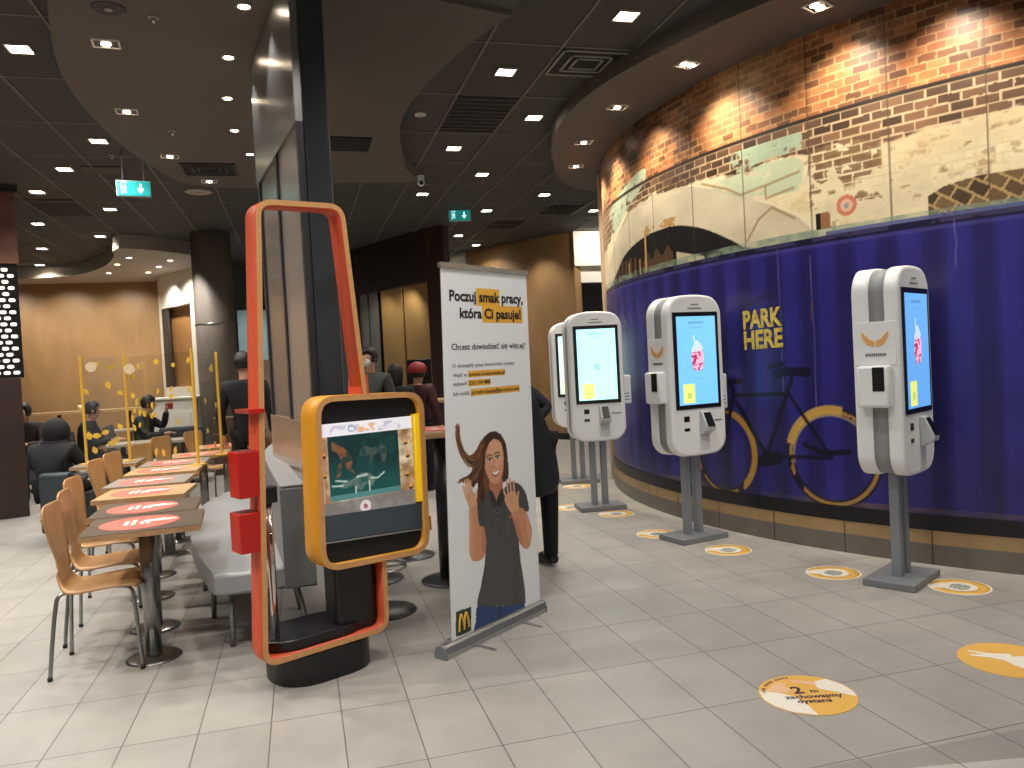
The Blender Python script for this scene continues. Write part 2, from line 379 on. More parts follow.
def round_spot(label, x, y, z=DROP, power=45):
    e = empty('ceiling_spotlight', (x, y, z), 0, label, 'ceiling spotlight', 'round spotlights in the drop ceiling')
    m = MB(); n = 20
    rows = [[(r_ * math.cos(2 * PI * k / n), r_ * math.sin(2 * PI * k / n), h) for k in range(n)] for r_, h in ((.052, 0), (.052, -.006), (.038, -.008), (.036, 0))]
    m.grid(rows, close=True).build('lamp_ring', lamprim, e)
    MB().cyl(0, 0, -.006, 0, .035).build('lens', spotm, e)
    light('SPOT', (x, y, z - .03), power, size=.03, angle=90, blend=.6)
for i, (x, y, l) in enumerate(((-.2, 5.17, 'nearest, at the top of the photo'), (-.36, 6.0, 'second from the front along the steel panel'), (-.44, 6.87, 'level with the highlight on the steel panel'), (-.45, 7.75, 'just left of the steel panel lower half'), (-.36, 8.56, 'farthest of five, beside the panel foot'))):
    round_spot('round spotlight in the brown drop ceiling, ' + l, x, y)
def gimbal(label, x, y, z, rz, group, power=0, target=None, color=(1, .78, .5), n=1):
    e = empty('gimbal_light', (x, y, z), rz, label, 'ceiling spotlight', group)
    s = .075; m = MB()
    for (a, b, c, d) in ((-s - .012, s + .012, -s * .8 - .012, -s * .8), (-s - .012, s + .012, s * .8, s * .8 + .012), (-s - .012, -s, -s * .8, s * .8), (s, s + .012, -s * .8, s * .8)):
        m.box(a, b, c, d, -.01, 0)
    m.build('lamp_frame', mat('gimbal_frame', '#cfc8bc', .4), e)
    MB().box(-s, s, -s * .8, s * .8, -.004, 0).build('recess', mat('lamp_recess', '#2b2724', .5), e)
    for k in range(n):
        cx = 0 if n == 1 else (-.037, .037)[k]
        MB().cyl(cx, 0, -.012, -.003, .03).build('lens', spotm, e)
    if power:
        o = light('SPOT', (x, y, z - .04), power, size=.03, color=color, angle=105, blend=1.); aim(o, target)
    return e
for x, y, l in ((-1.13, 5.86, 'nearest, below the round speaker grille'), (-1.28, 7.29, 'second from the front near the drop ceiling edge'), (-1.15, 8.69, 'third, beside the small sprinkler'), (-.88, 9.75, 'farthest, behind the square diffuser')):
    gimbal('square spotlight in the drop ceiling, ' + l, x, y, DROP, .1, 'gimbal spotlights in the drop ceiling', 35, (x, y, 0), (1, .86, .68))

# ------------------------------------------------------------------ curved mural wall
CX, CY_, RW = 8.6, 7.1, 5.27
def cyl_pt(U, V, off=0.):
    th = PI + U / RW; r_ = RW + off
    return np.stack([CX + r_ * np.cos(th), CY_ + r_ * np.sin(th), V], -1)
for x, y, l, n in ((3.52, 4.61, 'twin lamp at the top edge of the photo', 2), (3.12, 5.69, 'twin lamp second from the right', 2), (2.96, 6.74, 'lamp third from the right', 1), (3.05, 7.86, 'lamp fourth from the right', 1), (3.31, 8.83, 'leftmost lamp near its rounded end', 1)):
    a = math.atan2(y - CY_, x - CX)
    t = (CX + RW * math.cos(a), CY_ + RW * math.sin(a), 2.7)
    gimbal('square wallwasher in the curved soffit, ' + l, x, y, DROP, a, 'wallwashers in the curved soffit', 80, t, (1, .90, .78), n)
for arc in (-1.5, 3.1, 3.95, 4.8):
    th = PI + arc / RW; o = light('SPOT', (CX + (RW + .42) * math.cos(th), CY_ + (RW + .42) * math.sin(th), DROP - .04), 75, size=.03, color=(1, .90, .78), angle=100, blend=.9)
    aim(o, (CX + RW * math.cos(th), CY_ + RW * math.sin(th), 2.7))

UM0, UM1 = -2.15, 5.6
P = Paint(UM0, UM1, 2.33, DROP, .0075, '#5a3e2a'); U, V = P.U, P.V; w, h = P.w, P.h
n1 = fbm(w, h, 60, 40, 1, 5); n2 = fbm(w, h, 14, 10, 2, 4); n3 = fbm(w, h, 160, 90, 3, 4)
def bricks(U, V, bw, bh, mort, ang=0., off=.5):
    if ang:
        c, s_ = math.cos(ang), math.sin(ang); U, V = U * c + V * s_, -U * s_ + V * c
    row = np.floor(V / bh); uu_ = U / bw + off * (row % 2); fu, fv = uu_ - np.floor(uu_), V / bh - row
    m = np.maximum(np.abs(fu - .5) > .5 - mort / bw / 2, np.abs(fv - .5) > .5 - mort / bh / 2).astype(float)
    rnd = np.abs(np.sin(np.floor(uu_) * 12.9898 + row * 78.233) * 43758.5453) % 1
    return m, rnd
Uj = U + (n2 - .5) * .012; Vj = V + (n2 - .5) * .01
mo, rd = bricks(Uj, Vj, .122, .057, .011)
up = V > 3.2
# upper courses: orange brown brick
colu = np.array(P.c('#96603a')) * (.62 + .6 * rd[..., None]) * (.6 + .5 * n1[..., None] + .35 * n2[..., None])
P.rgb = np.where(up[..., None], colu, P.rgb)
pale = np.clip((n3 - .52) * 7, 0, 1) * up; P.fill(pale, '#b08a62', .55)
P.fill(mo * up, '#c29c6a', .72)
dk = np.clip((.42 - n3) * 7, 0, 1) * up; P.mul(1 - .35 * dk)
red = np.clip((.42 - n1) * 7, 0, 1) * up; P.fill(red, '#6e3018', .25)
# middle courses: dark brown brick with cream joints
lo = ~up
mo2, rd2 = bricks(Uj, Vj + .01, .142, .064, .012)
cl = np.array(P.c('#5f4632')) * (.6 + .7 * rd2[..., None]) * (.75 + .5 * n1[..., None])
P.rgb = np.where(lo[..., None], cl, P.rgb); P.fill(mo2 * lo, '#cdb48c', .8)
sm = np.clip(1 - np.abs(U - .55) / .45, 0, 1) * lo; P.fill(sm, '#4a3526', .6)
# whitewashed plaster
edge = (n1 - .5) * .16 + (n2 - .5) * .07
bound = np.interp(U, [-2.2, -1.3, -.5, .26, .92, 1.5, 2.0, 2.08, 2.3, 2.7, 3.0, 3.5, 4.5, 6], [2.75, 2.82, 2.99, 3.06, 3.0, 2.98, 2.95, 2.93, 2.97, 2.9, 2.93, 2.99, 3.0, 3.0])
ww = np.clip((bound + edge - V) / .02, 0, 1) * lo
wc = np.array(P.c('#d8c9a4')) * (.86 + .26 * n1[..., None]) * (.93 + .14 * n2[..., None])
P.rgb = P.rgb * (1 - ww[..., None]) + wc * ww[..., None]
# flaking patches where brick shows through the whitewash
fx_ = np.clip((n2 * .6 + n1 * .4 - .52) * 14, 0, 1) * ((U > 2.08) & (U < 3.3) & (V > 2.52) & lo) * ww * np.interp(U, [2.1, 2.6, 2.8, 3.4], [1, .8, .35, .5]) * (1 - mo2)
P.fill(fx_, '#6a4c34', .85)
bk = ((U > 2.12) & (U < 2.62) & (V > 2.7) & (V < 2.99)) * (1 - mo2) * (n2 > .42); P.fill(bk.astype(float), '#6e5138', .8)
P.fill(np.clip((n3 - .55) * 9, 0, 1) * ww * (U > 2.6), '#b59a6c', .4)
P.fill(np.clip((n1 - .56) * 8, 0, 1) * np.clip((n2 - .35) * 3, 0, 1) * ww, '#a88a5c', .45)
P.fill(np.clip((n2 - .66) * 12, 0, 1) * ww, '#7c6340', .5); P.fill(mo2 * ww * (n3 > .5), '#bfae86', .5)
# mint painted patches
mint = lambda pts: P.spoly([(a + 0., b) for a, b in pts]) * np.clip((n2 - .28) * 9, 0, 1)
P.fill(mint([(1.36, 3.06), (1.42, 3.13), (1.7, 3.13), (2.0, 3.13), (2.04, 3.06), (2.0, 3.0), (1.7, 3.0), (1.45, 2.96)]), '#a3b698', .92)
P.fill(mint([(1.12, 2.92), (1.42, 2.95), (1.7, 2.97), (2.0, 2.94), (2.03, 2.8), (1.95, 2.7), (1.6, 2.74), (1.35, 2.79)]), '#b3bf9c', .9)
P.fill(mint([(-1.1, 3.12), (-.6, 3.24), (-.1, 3.33), (.1, 3.32), (.06, 3.2), (-.2, 3.1), (-.62, 2.96), (-.9, 2.9)]), '#a9b89a', .9)
# arch with dark opening
P.fill(P.spoly([(-1.35, 2.3), (-1.15, 2.62), (-.85, 2.86), (-.45, 2.97), (.1, 3.0), (.55, 3.02), (.92, 2.97), (1.4, 2.78), (1.85, 2.6), (2.02, 2.3)]) * .9, '#dccfae')
P.mul(1 - .12 * P.spoly([(-1.35, 2.3), (-.45, 2.97), (.9, 2.97), (2.02, 2.3)]) * n1 * 2)
ai = P.spoly([(-1.0, 2.28), (-.75, 2.5), (-.4, 2.62), (.1, 2.69), (.55, 2.69), (.9, 2.62), (1.2, 2.5), (1.45, 2.36), (1.5, 2.28)]); P.fill(ai, '#12110f', 1)
P.fill(ai * (np.sin(U * 46) > .2) * (V < 2.5 + .05 * n2) * (U < -.15), '#5a3f28', .9)
P.fill(ai * ((U > -.05) & (U < .55) & (V < 2.49 + .04 * np.sin(U * 31))), '#5d432b', .8)
P.fill(ai * ((U > .6) & (U < 1.0) & (V < 2.45 - .25 * (U - .6))), '#c9bb93', .9)
for us in (-.42, -.12): P.fill(P.stroke([(us, 2.33), (us, 2.47)], .018), '#a47c46')
P.fill(P.stroke([(.02, 2.36), (.03, 2.72)], .02), '#b88c4e')
P.fill(P.spoly([(.0, 2.68), (.3, 2.71), (.75, 2.68), (.7, 2.74), (.45, 2.78), (.3, 2.73), (.15, 2.8), (.05, 2.77)]) * (n2 > .5), '#a5793e', .8)
for pts in ([(1.0, 2.97), (1.3, 2.86), (1.45, 2.78), (1.7, 2.8), (2.0, 2.84)], [(1.5, 2.4), (1.62, 2.55), (1.75, 2.62), (1.95, 2.5)], [(-.55, 2.9), (-.35, 3.0), (-.1, 3.04)], [(1.7, 2.8), (1.7, 2.7), (1.95, 2.73)], [(2.03, 3.05), (2.1, 2.95), (2.08, 2.8)]):
    P.fill(P.stroke(pts, .01), '#8a6a42', .6)
# leaning courses right of the plaster
dg_, rdg = bricks(Uj, Vj, .12, .085, .014, R(-35)); dm = P.poly([(2.9, 2.3), (2.9, 2.48), (3.0, 2.53), (3.2, 2.56), (3.6, 2.56), (4.4, 2.6), (4.8, 2.3)])
P.rgb = P.rgb * (1 - dm[..., None]) + (np.array(P.c('#5d4930')) * (.65 + .6 * rdg[..., None])) * dm[..., None]; P.fill(dg_ * dm, '#b89a66', .85)
# round red road sign, small dark opening
P.fill(P.ell(2.36, 2.52, .075, .075), '#c06a50', .85); P.fill(P.ell(2.36, 2.52, .045, .045), '#d9b9a0', .8); P.fill(P.ell(2.36, 2.52, .02, .02), '#8c9296')
P.fill(P.poly([(2.12, 2.38), (2.16, 2.38), (2.16, 2.5), (2.12, 2.5)]), '#14110f'); P.fill(P.poly([(2.16, 2.38), (2.24, 2.38), (2.23, 2.5), (2.16, 2.5)]), '#8a5a34', .9)
# girder line and panel seams
P.fill(P.stroke([(UM0, 3.205), (UM1, 3.205)], .014), '#1d1611', .95); P.fill(P.stroke([(UM0, 3.187), (UM1, 3.187)], .006), '#7b6647', .6)
for us in (-1.5, -.95, -.37, .22, .87, 1.48, 2.09, 2.67, 3.26, 3.85, 4.44, 5.03):
    P.fill(P.stroke([(us, 2.3), (us, 3.9)], .005), '#4a3b2c', .75)
P.fill((V < 2.385) * np.ones(U.shape) * np.clip(.7 + (n2 - .5) * 2, 0, 1), '#7c8d78', .9)
P.fill(((V < 2.355)) * np.ones(U.shape) * (U > 2.2), '#4a4f86', .8)
printm = attr_mat('mural_print', .42, spec=.4)
wallm = P.mesh('wall_right', lambda u, v: cyl_pt(u, v), printm); struct(wallm)

# container print below
P = Paint(UM0, UM1, .34, 2.33, .009, '#2a2672'); U, V = P.U, P.V; w, h = P.w, P.h
n1 = fbm(w, h, 60, 60, 11, 4); n2 = fbm(w, h, 16, 16, 12, 4)
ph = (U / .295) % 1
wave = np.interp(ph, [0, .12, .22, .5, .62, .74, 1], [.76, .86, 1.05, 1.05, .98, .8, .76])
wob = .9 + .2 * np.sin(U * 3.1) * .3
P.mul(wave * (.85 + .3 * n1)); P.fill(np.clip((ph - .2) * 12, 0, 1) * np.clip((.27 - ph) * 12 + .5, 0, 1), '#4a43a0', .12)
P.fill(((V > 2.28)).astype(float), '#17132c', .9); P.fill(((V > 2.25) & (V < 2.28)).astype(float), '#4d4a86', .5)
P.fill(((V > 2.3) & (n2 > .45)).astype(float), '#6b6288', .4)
P.fill((V < .385).astype(float) * np.clip(n1 * 2 - .3, 0, 1), '#8b6a4a', .6)
for us, a, b in ((1.78, 1.1, 2.3), (2.06, 1.0, 2.2), (3.05, 2.0, 2.3), (2.7, .9, 2.0)):
    P.fill(P.stroke([(us, a), (us + .01, (a + b) / 2), (us, b)], .004), '#8c86b8', .55)
P.fill(P.stroke([(2.05, 1.72), (2.06, 1.85)], .008), '#8b4a3a', .5)
# a bicycle leaning on the container: black frame, worn yellow tyres
def ring(cu, cv, r_, wd): 
    d = np.abs(np.hypot(U - cu, V - cv) - r_); return np.clip((wd - d) / .008 + .5, 0, 1)
def arcmask(cu, cv, a0, a1):
    a = np.degrees(np.arctan2(V - cv, U - cu)) % 360; return ((a - a0) % 360 < (a1 - a0)).astype(float)
bkc = '#0f0c1c'
w1, w2, rw = (2.17, .69), (1.13, .67), .345
for c in (w1, w2): P.fill(ring(*c, rw, .03), bkc, .9)
P.fill(ring(w1[0], w1[1], rw, .015) * (n2 > .33), '#b98d4a', .9)
P.fill(ring(w1[0], w1[1], rw + .012, .034) * arcmask(*w1, 75, 165), '#c9a04c', .95)
P.fill(ring(w1[0], w1[1], rw - .028, .008) * arcmask(*w1, 10, 190), '#d8c08a', .7)
P.fill(ring(w2[0], w2[1], rw, .014) * (n2 > .35), '#b98d4a', .9); P.fill(ring(w2[0], w2[1], rw, .03) * arcmask(*w2, -60, 70) * (n2 > .3), '#b5873f', .95)
for pts, wd in (([(1.13, .67), (1.28, 1.2), (1.2, 1.28)], .018), ([(1.27, 1.15), (1.83, 1.17)], .018), ([(1.3, 1.1), (1.6, .67)], .02), ([(1.6, .67), (1.86, 1.28)], .02), ([(1.6, .67), (2.17, .69), (1.84, 1.15)], .014),
    ([(1.72, 1.32), (1.8, 1.34), (2.0, 1.33)], .035), ([(1.66, 1.38), (1.78, 1.4)], .02), ([(1.1, 1.26), (1.36, 1.27)], .022), ([(1.55, .62), (1.7, .66)], .05), ([(1.95, .78), (2.1, .72), (2.3, .74)], .02)):
    P.fill(P.stroke(pts, wd), bkc, .85)
P.fill(P.poly([(1.42, 1.9), (1.7, 1.98), (1.75, 1.93), (1.42, 1.86)]) * .4, '#191430')
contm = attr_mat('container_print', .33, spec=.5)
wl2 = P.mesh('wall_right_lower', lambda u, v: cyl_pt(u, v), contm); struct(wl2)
for body, z in (('PARK', 1.70), ('HERE', 1.535)):
    # stencil lettering follows the wall curve
    o = text_mesh(body, .2, mat('stencil_yellow', '#c9ad45', .6, noise_amt=.35, noise_scale=25), wl2, (0, 0, 0), (0, 0, 0), 'stencil_lettering', xs=.78, offset=.007)
    me = o.data; bm = bmesh.new(); bm.from_mesh(me); bmesh.ops.subdivide_edges(bm, edges=[e for e in bm.edges if e.calc_length() > .05], cuts=2); bm.to_mesh(me); bm.free()
    xs_ = [v.co.x for v in me.vertices]; x0, x1 = min(xs_), max(xs_); ys_ = [v.co.y for v in me.vertices]; yy = max(ys_)
    for v in me.vertices:
        uq = 1.42 + (v.co.x - x0) / (x1 - x0) * .38; zq = z + v.co.y / yy * .145 + .02 * (uq - 1.6); q = cyl_pt(np.array(uq), np.array(zq), .003 + v.co.z); v.co = Vector(q)
# plinth: grey tile, beige strip, black rail
def ringwall(name, z0, z1, off, m):
    g = MB(); us = np.linspace(UM0, UM1, 90)
    rows = [[tuple(cyl_pt(np.array(u), np.array(z), o_)) for u in us] for z, o_ in ((z0, off), (z1, off), (z1, -.05))]
    return struct(g.grid(rows, smooth=False).build(name, m))
ringwall('trim_2', 0, .14, .012, mat('plinth_tile', '#6f6860', .4, noise_amt=.08, noise_scale=5))
ringwall('trim_3', .14, .235, .006, mat('plinth_strip', '#a98c62', .45, noise_amt=.1, noise_scale=6))
ringwall('trim_4', .235, .34, .012, mat('black_rail', '#0d0d16', .4))
g = MB()
for u in np.arange(UM0 + .2, UM1, .6):
    p0 = cyl_pt(np.array(u), np.array(0.), .0135); th = PI + u / RW; t_ = Vector((-math.sin(th), math.cos(th), 0)) * .003; p0 = Vector(p0)
    g.quad(p0 - t_, p0 + t_, p0 + t_ + Vector((0, 0, .235)), p0 - t_ + Vector((0, 0, .235)))
struct(g.build('trim_5', mat('joint', '#3a3631', .8)))
# end strip of the wall
q = Vector(cyl_pt(np.array(UM0), np.array(0.), 0.)); struct(MB().box(q.x - .03, q.x + .10, q.y - .02, q.y + .06, 0, 3.9).build('trim_6', mat('wall_end_strip', '#b59c80', .6)))

# ------------------------------------------------------------------ far walls
def wall_seg(name, a, b, z0, z1, t, m, kind=True):
    a, b = Vector((*a, 0)), Vector((*b, 0)); d = (b - a).normalized(); n = Vector((-d.y, d.x, 0)) * t
    g = MB(); g.prism([(a.x, a.y), (b.x, b.y), (b.x + n.x, b.y + n.y), (a.x + n.x, a.y + n.y)], z0, z1)
    o = g.build(name, m)
    if kind: struct(o)
    return o
wall_seg('wall_left_back', (-6.6, 18.6), (-2.88, 18.6), 0, 3.75, .2, backwood)
wall_seg('wall_left', (-6.6, 2), (-6.6, 18.6), 0, CEIL, .2, mat('brown_wall', '#4a382b', .7))
wall_seg('wall_white_left', (-2.88, 18.6), (-2.72, 17.9), 0, 3.9, .15, offwhite)
wall_seg('wall_white_middle', (-2.72, 17.9), (-2.0, 16.6), 3.05, 3.9, .15, offwhite)
wall_seg('wall_white_middle_lower', (-2.72, 17.9), (-2.0, 16.6), 0, 1.4, .15, offwhite)
wall_seg('wall_white_right', (-2.0, 16.6), (-1.8, 16.2), 0, 3.9, .15, offwhite)
wall_seg('window_1', (-2.60, 17.95), (-1.95, 16.8), 1.4, 3.05, .02, mat('oak_behind_opening', '#8a6238', .4, noise_amt=.12, noise_scale=3))
wall_seg('trim_7', (-2.72, 17.9), (-2.58, 17.65), 1.4, 3.05, .05, mat('opening_frame', '#30302f', .4))
for x in (-5.7, -4.6, -3.5):
    o = light('SPOT', (x, 17.7, 3.68), 85, size=.04, angle=120, blend=1.); aim(o, (x, 18.7, 1.5))
for x, y in ((-2.2, 16.2), (-2.6, 16.9)):
    o = light('SPOT', (x, y, 3.68), 150, size=.04, angle=110, blend=.9); aim(o, (x - .15, y + .6, 1.6))
o = light('SPOT', (-1.75, 13.4, 3.68), 110, size=.04, angle=70, blend=.8); aim(o, (-1.7, 13.8, 1.0))
# concrete column
m = MB(); m.cyl(-1.3, 13.95, 0, CEIL, .315, n=48)
struct(m.build('column', mat('concrete_column', '#7d7266', .6, noise_amt=.25, noise_scale=3, stretch=(1, 1, .5))))
m = MB(); rows = [[(-1.3 + r_ * math.cos(a), 13.95 + r_ * math.sin(a), z) for a in np.linspace(0, 2 * PI, 48, endpoint=False)] for r_, z in ((.316, 2.42), (.322, 2.425), (.322, 2.435), (.316, 2.44))]
struct(m.grid(rows, close=True).build('trim_8', steel))
# back wall of kitchen and centre
wall_seg('wall_back', (-1.8, 18.3), (3.4, 18.3), 0, CEIL, .2, mat('kitchen_wall', '#4a5154', .6))
wall_seg('wall_kitchen_panel', (-1.2, 17.6), (.9, 17.6), 0, 2.95, .1, mat('blue_lit_white_wall', '#9fb4b8', .35, noise_amt=.08, noise_scale=4))  # white wall, its bluish kitchen light put into the base colour
for x in (-.9, .3, 1.2):
    light('SPOT', (x, 16.6, 3.7), 70, color=(.85, .95, 1), size=.05, angle=120, blend=.8)
# oak wall to the right, behind the far kiosk
wall_seg('wall_right_back', (3.55, 16.35), (5.13, 14.05), .1, CEIL, .2, backwood)
wall_seg('baseboard_right_back', (3.53, 16.3), (5.11, 14.0), 0, .12, .2, blackm)
for t_ in (.25, .75):
    px_, py_ = 3.55 + 1.58 * t_ - .55, 16.35 - 2.3 * t_ - .35; o = light('SPOT', (px_, py_, 3.88), 55, size=.04, angle=90, blend=.8); aim(o, (px_ + .6, py_ + .4, 1.6))
wall_seg('wall_white_far_right', (5.13, 14.02), (6.6, 14.02), 3.3, CEIL, .2, offwhite)
wall_seg('wall_white_far_right_step', (5.27, 14.2), (6.6, 14.2), 3.0, 3.32, .15, offwhite)
o = light('SPOT', (5.7, 12.9, 3.88), 90, size=.04, angle=110, blend=.9); aim(o, (5.7, 14.0, 3.3))  # added spot without a fixture, brightens the white header
wall_seg('wall_far_right_recess', (5.15, 15.6), (7.4, 15.6), 0, CEIL, .1, mat('dark_grey_recess', '#3c3b39', .5))
wall_seg('wall_centre_pale', (3.2, 17.3), (3.56, 16.5), 0, CEIL, .1, offwhite)

# brown portal with cabinet fronts
pm = mat('portal_brown', '#2c1d17', .35)
wall_seg('wall_portal_header', (1.15, 15.9), (2.24, 13.62), 3.03, CEIL, .12, pm)
wall_seg('wall_portal_post', (2.24, 13.62), (2.5, 13.3), 0, CEIL, .15, mat('portal_edge', '#3b2722', .4))
wall_seg('wall_portal_end', (1.02, 16.2), (1.2, 15.85), 0, CEIL, .12, pm)
cb = empty('cabinet_wall', (1.5, 14.9, 0), 0, 'tall beige cabinet fronts with black joints inside the dark brown portal', 'cabinet')
def obx(name, a, b, z0, z1, t, m, parent):
    a, b = Vector((*a, 0)), Vector((*b, 0)); d = (b - a).normalized(); n = Vector((-d.y, d.x, 0)) * t
    pts = [((p.x - parent.location.x), (p.y - parent.location.y)) for p in (a, b, b + n, a + n)]
    return MB().prism(pts, z0, z1).build(name, m, parent)
ca, cb2 = Vector((1.22, 15.9)), Vector((2.3, 13.75))
cabm = mat('cabinet_beige', '#a5824f', .3, noise_amt=.06, noise_scale=3)
for t0, t1, mm in ((.0, .13, mat('cabinet_grey', '#77736c', .3)), (.16, .28, mat('cabinet_grey', '#77736c', .3)), (.34, .63, cabm), (.66, .97, cabm)):
    p, q2 = ca.lerp(cb2, t0), ca.lerp(cb2, t1); obx('cabinet_door', (p.x, p.y), (q2.x, q2.y), 1.12, 3.03, .03, mm, cb)
p, q2 = ca, cb2; obx('cabinet_body', (p.x + .05, p.y + .05), (q2.x + .05, q2.y + .05), 0, 3.03, .1, blackm, cb)
o = light('SPOT', (1.75, 13.9, 3.0), 20, size=.04, angle=120, blend=.8); aim(o, (1.95, 14.6, 1.8))
o = light('SPOT', (1.2, 14.6, 3.0), 15, size=.04, angle=120, blend=.8); aim(o, (1.6, 15.2, 1.8))
cnt = empty('service_counter', (1.55, 10.6, 0), 0, 'dark service counter with a light wooden top behind the toy display', 'counter')
MB().box(-1.1, .75, -.3, .3, 0, 1.05, .01).build('counter_body', pm, cnt)
MB().box(-1.12, .77, -.34, .32, 1.05, 1.09, .006).build('counter_top', lightwood, cnt)
mn = empty('monitor', (1.62, 10.5, 1.09), R(-10), 'black till monitor on the counter right of the masked cashier', 'monitor')
MB().box(-.02, .02, -.01, .02, 0, .25).build('stand', black, mn); MB().box(-.22, .1, -.02, .02, .22, .55, .008).build('screen', black, mn)

# ------------------------------------------------------------------ pillar with lit dots at the left edge
pl = empty('lit_pillar', (-3.70, 10.83, 0), R(21), 'square rust brown pillar with rows of lit white dots at left edge', 'pillar')
MB().box(-.62, .37, -.42, .42, 0, 1.66, .006).build('pillar_base', mat('pillar_brown', '#33211b', .5, noise_amt=.2, noise_scale=4), pl)
MB().box(-.6, .41, -.38, .38, 1.66, 3.02).build('dotted_panel', black, pl)
m = MB()
for k in range(18):
    for j in range(11):
        x = -.62 + .04 + j * .098 + (.04 if k % 2 else 0)
        if x + .07 < .40: z = 1.70 + k * .072; m.prism(rrect(x, x + .070, z, z + .042, .018, 3), -.388, -.378, 'y')
m.build('lit_dots', mat('lit_dots', '#d8d4cc', .5, emit='#fff6ea', estr=.7), pl)['kind'] = 'stuff'
MB().box(-.62, .43, -.41, .41, 3.02, 3.86).build('rust_panel', mat('rust_metal', '#7a4f3e', .55, noise_amt=.4, noise_scale=4), pl)
MB().box(-.66, .46, -.46, .46, 3.86, CEIL - .001).build('pillar_cap', mat('pillar_cap', '#211d19', .6), pl)
struct(pl)

# ------------------------------------------------------------------ partition with steel header and post
px0, px1 = Vector((.06, 4.56)), Vector((-.225, 6.15))
def pseg(name, t0, t1, z0, z1, th, m, parent=None, off=0.):
    a, b = px0.lerp(px1, t0), px0.lerp(px1, t1); d = (b - a).normalized(); n = Vector((d.y, -d.x))
    a, b = a + n * off, b + n * off
    o = MB().prism([(a.x, a.y), (b.x, b.y), (b.x + n.x * th, b.y + n.y * th), (a.x + n.x * th, a.y + n.y * th)], z0, z1, bev=0).build(name, m, parent); return o
pt = empty('partition', (0, 0, 0), 0, 'glass partition with polished steel header and brown lower panel behind the bench', 'partition')
pseg('header_panel', 0, 1, 2.93, DROP - .001, .06, mat('polished_steel', '#a9a7a5', .27, .9, noise_amt=.1, noise_scale=3), pt)
pseg('lower_panel', 0, 1, .9, 1.23, .06, mat('bronze_laminate', '#97806f', .22, .2, noise_amt=.12, noise_scale=4), pt)
pg = mat('smoked_glass_panel', '#6f665e', .25, .0, noise_amt=.08, noise_scale=2)  # both panes: reflections put into a lightened opaque base colour
pseg('glass_panel', .02, .46, 1.23, 2.93, .02, mat('smoked_glass_sheen_tone', '#8d8278', .25, .0), pt, .02)
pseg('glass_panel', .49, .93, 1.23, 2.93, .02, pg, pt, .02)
for t_ in (.0, .46, .95): pseg('mullion', t_, t_ + .03, 1.23, 2.93, .05, mat('mullion_grey', '#46474a', .35, .5), pt, .005)
po = MB().box(-.065, .065, -.065, .065, 0, DROP - .001, .004).build('post', mat('black_grey_post', '#34383a', .4, .3), None, (.178, 4.6, 0), R(-6))
tag(po, 'dark grey square steel post from floor to ceiling beside the bench end', 'post')

# ------------------------------------------------------------------ bench
bn = empty('bench', (-.45, 4.6, 0), 0, 'long curved bench upholstered in light grey leather on steel legs', 'bench')
bl_, br_ = [(-.5, 4.48), (-.66, 5.1), (-.79, 5.8), (-.86, 6.4), (-.86, 6.9), (-.80, 7.4), (-.70, 7.8)], [(-.14, 4.47), (-.2, 5.1), (-.26, 5.8), (-.3, 6.4), (-.3, 6.9), (-.26, 7.4), (-.2, 7.8)]
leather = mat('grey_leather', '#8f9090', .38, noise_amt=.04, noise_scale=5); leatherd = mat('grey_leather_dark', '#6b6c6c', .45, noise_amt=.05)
loc = lambda pts: [(a + .45, b - 4.6) for a, b in pts]
sl, sr = catmull(loc(bl_), 5), catmull(loc(br_), 5)
MB().prism(sl + sr[::-1], .34, .46, bev=.02).build('seat', leather, bn)
bo = [(a + .17, b) for a, b in sr]
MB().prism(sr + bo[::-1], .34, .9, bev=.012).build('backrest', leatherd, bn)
MB().prism(sr + [(a + .13, b) for a, b in sr][::-1], .9, .915, bev=.005).build('top_ledge', leather, bn)
for i in (0, 1, 2, 3, 4, 5):
    a, b = loc(bl_)[i], loc(br_)[i]
    MB().tube([(a[0] + .06, a[1] + .22, .35), (a[0] + .05, a[1] + .2, 0)], .016).build('leg', steel, bn)
    MB().tube([(b[0] + .05, b[1] + .25, .35), (b[0] + .12, b[1] + .15, 0)], .014).build('leg', steel, bn)

# ------------------------------------------------------------------ tables
redst = mat('red_sticker', '#e06a5c', .4)
whitest = mat('sticker_white', '#f4eee6', .4)
def hand_outline(s=1.):
    """open hand pointing +x"""
    return [(-.10 * s, -.02 * s), (-.02 * s, -.035 * s), (.02 * s, -.03 * s), (.05 * s, -.035 * s), (.055 * s, -.028 * s), (.035 * s, -.018 * s), (.075 * s, -.02 * s), (.08 * s, -.012 * s), (.045 * s, -.006 * s), (.09 * s, -.004 * s), (.092 * s, .005 * s), (.045 * s, .006 * s), (.075 * s, .014 * s), (.075 * s, .022 * s), (.035 * s, .02 * s), (.0, .035 * s), (.015 * s, .055 * s), (.005 * s, .06 * s), (-.03 * s, .03 * s), (-.10 * s, .02 * s)]
def make_table(topm, W=.58, D=.54):
    e = empty('table', (0, 0, 0))
    m = MB(); m.use(edgewood).box(-W / 2, W / 2, -D / 2, D / 2, .72, .748); m.use(topm).box(-W / 2 + .001, W / 2 - .001, -D / 2 + .001, D / 2 - .001, .7475, .7505)
    m.build('tabletop', None, e)
    MB().cyl(0, 0, .02, .72, .042).build('pedestal', steel, e)
    m = MB(); n = 36
    m.grid([[(r_ * math.cos(2 * PI * k / n), r_ * math.sin(2 * PI * k / n), z) for k in range(n)] for r_, z in ((.001, .024), (.05, .024), (.135, .012), (.145, .004), (.145, 0), (.001, 0))], close=True).build('base', steel, e)
    MB().box(-.16, .16, -.03, .03, .705, .72).build('bracket', darksteel, e)
    return e
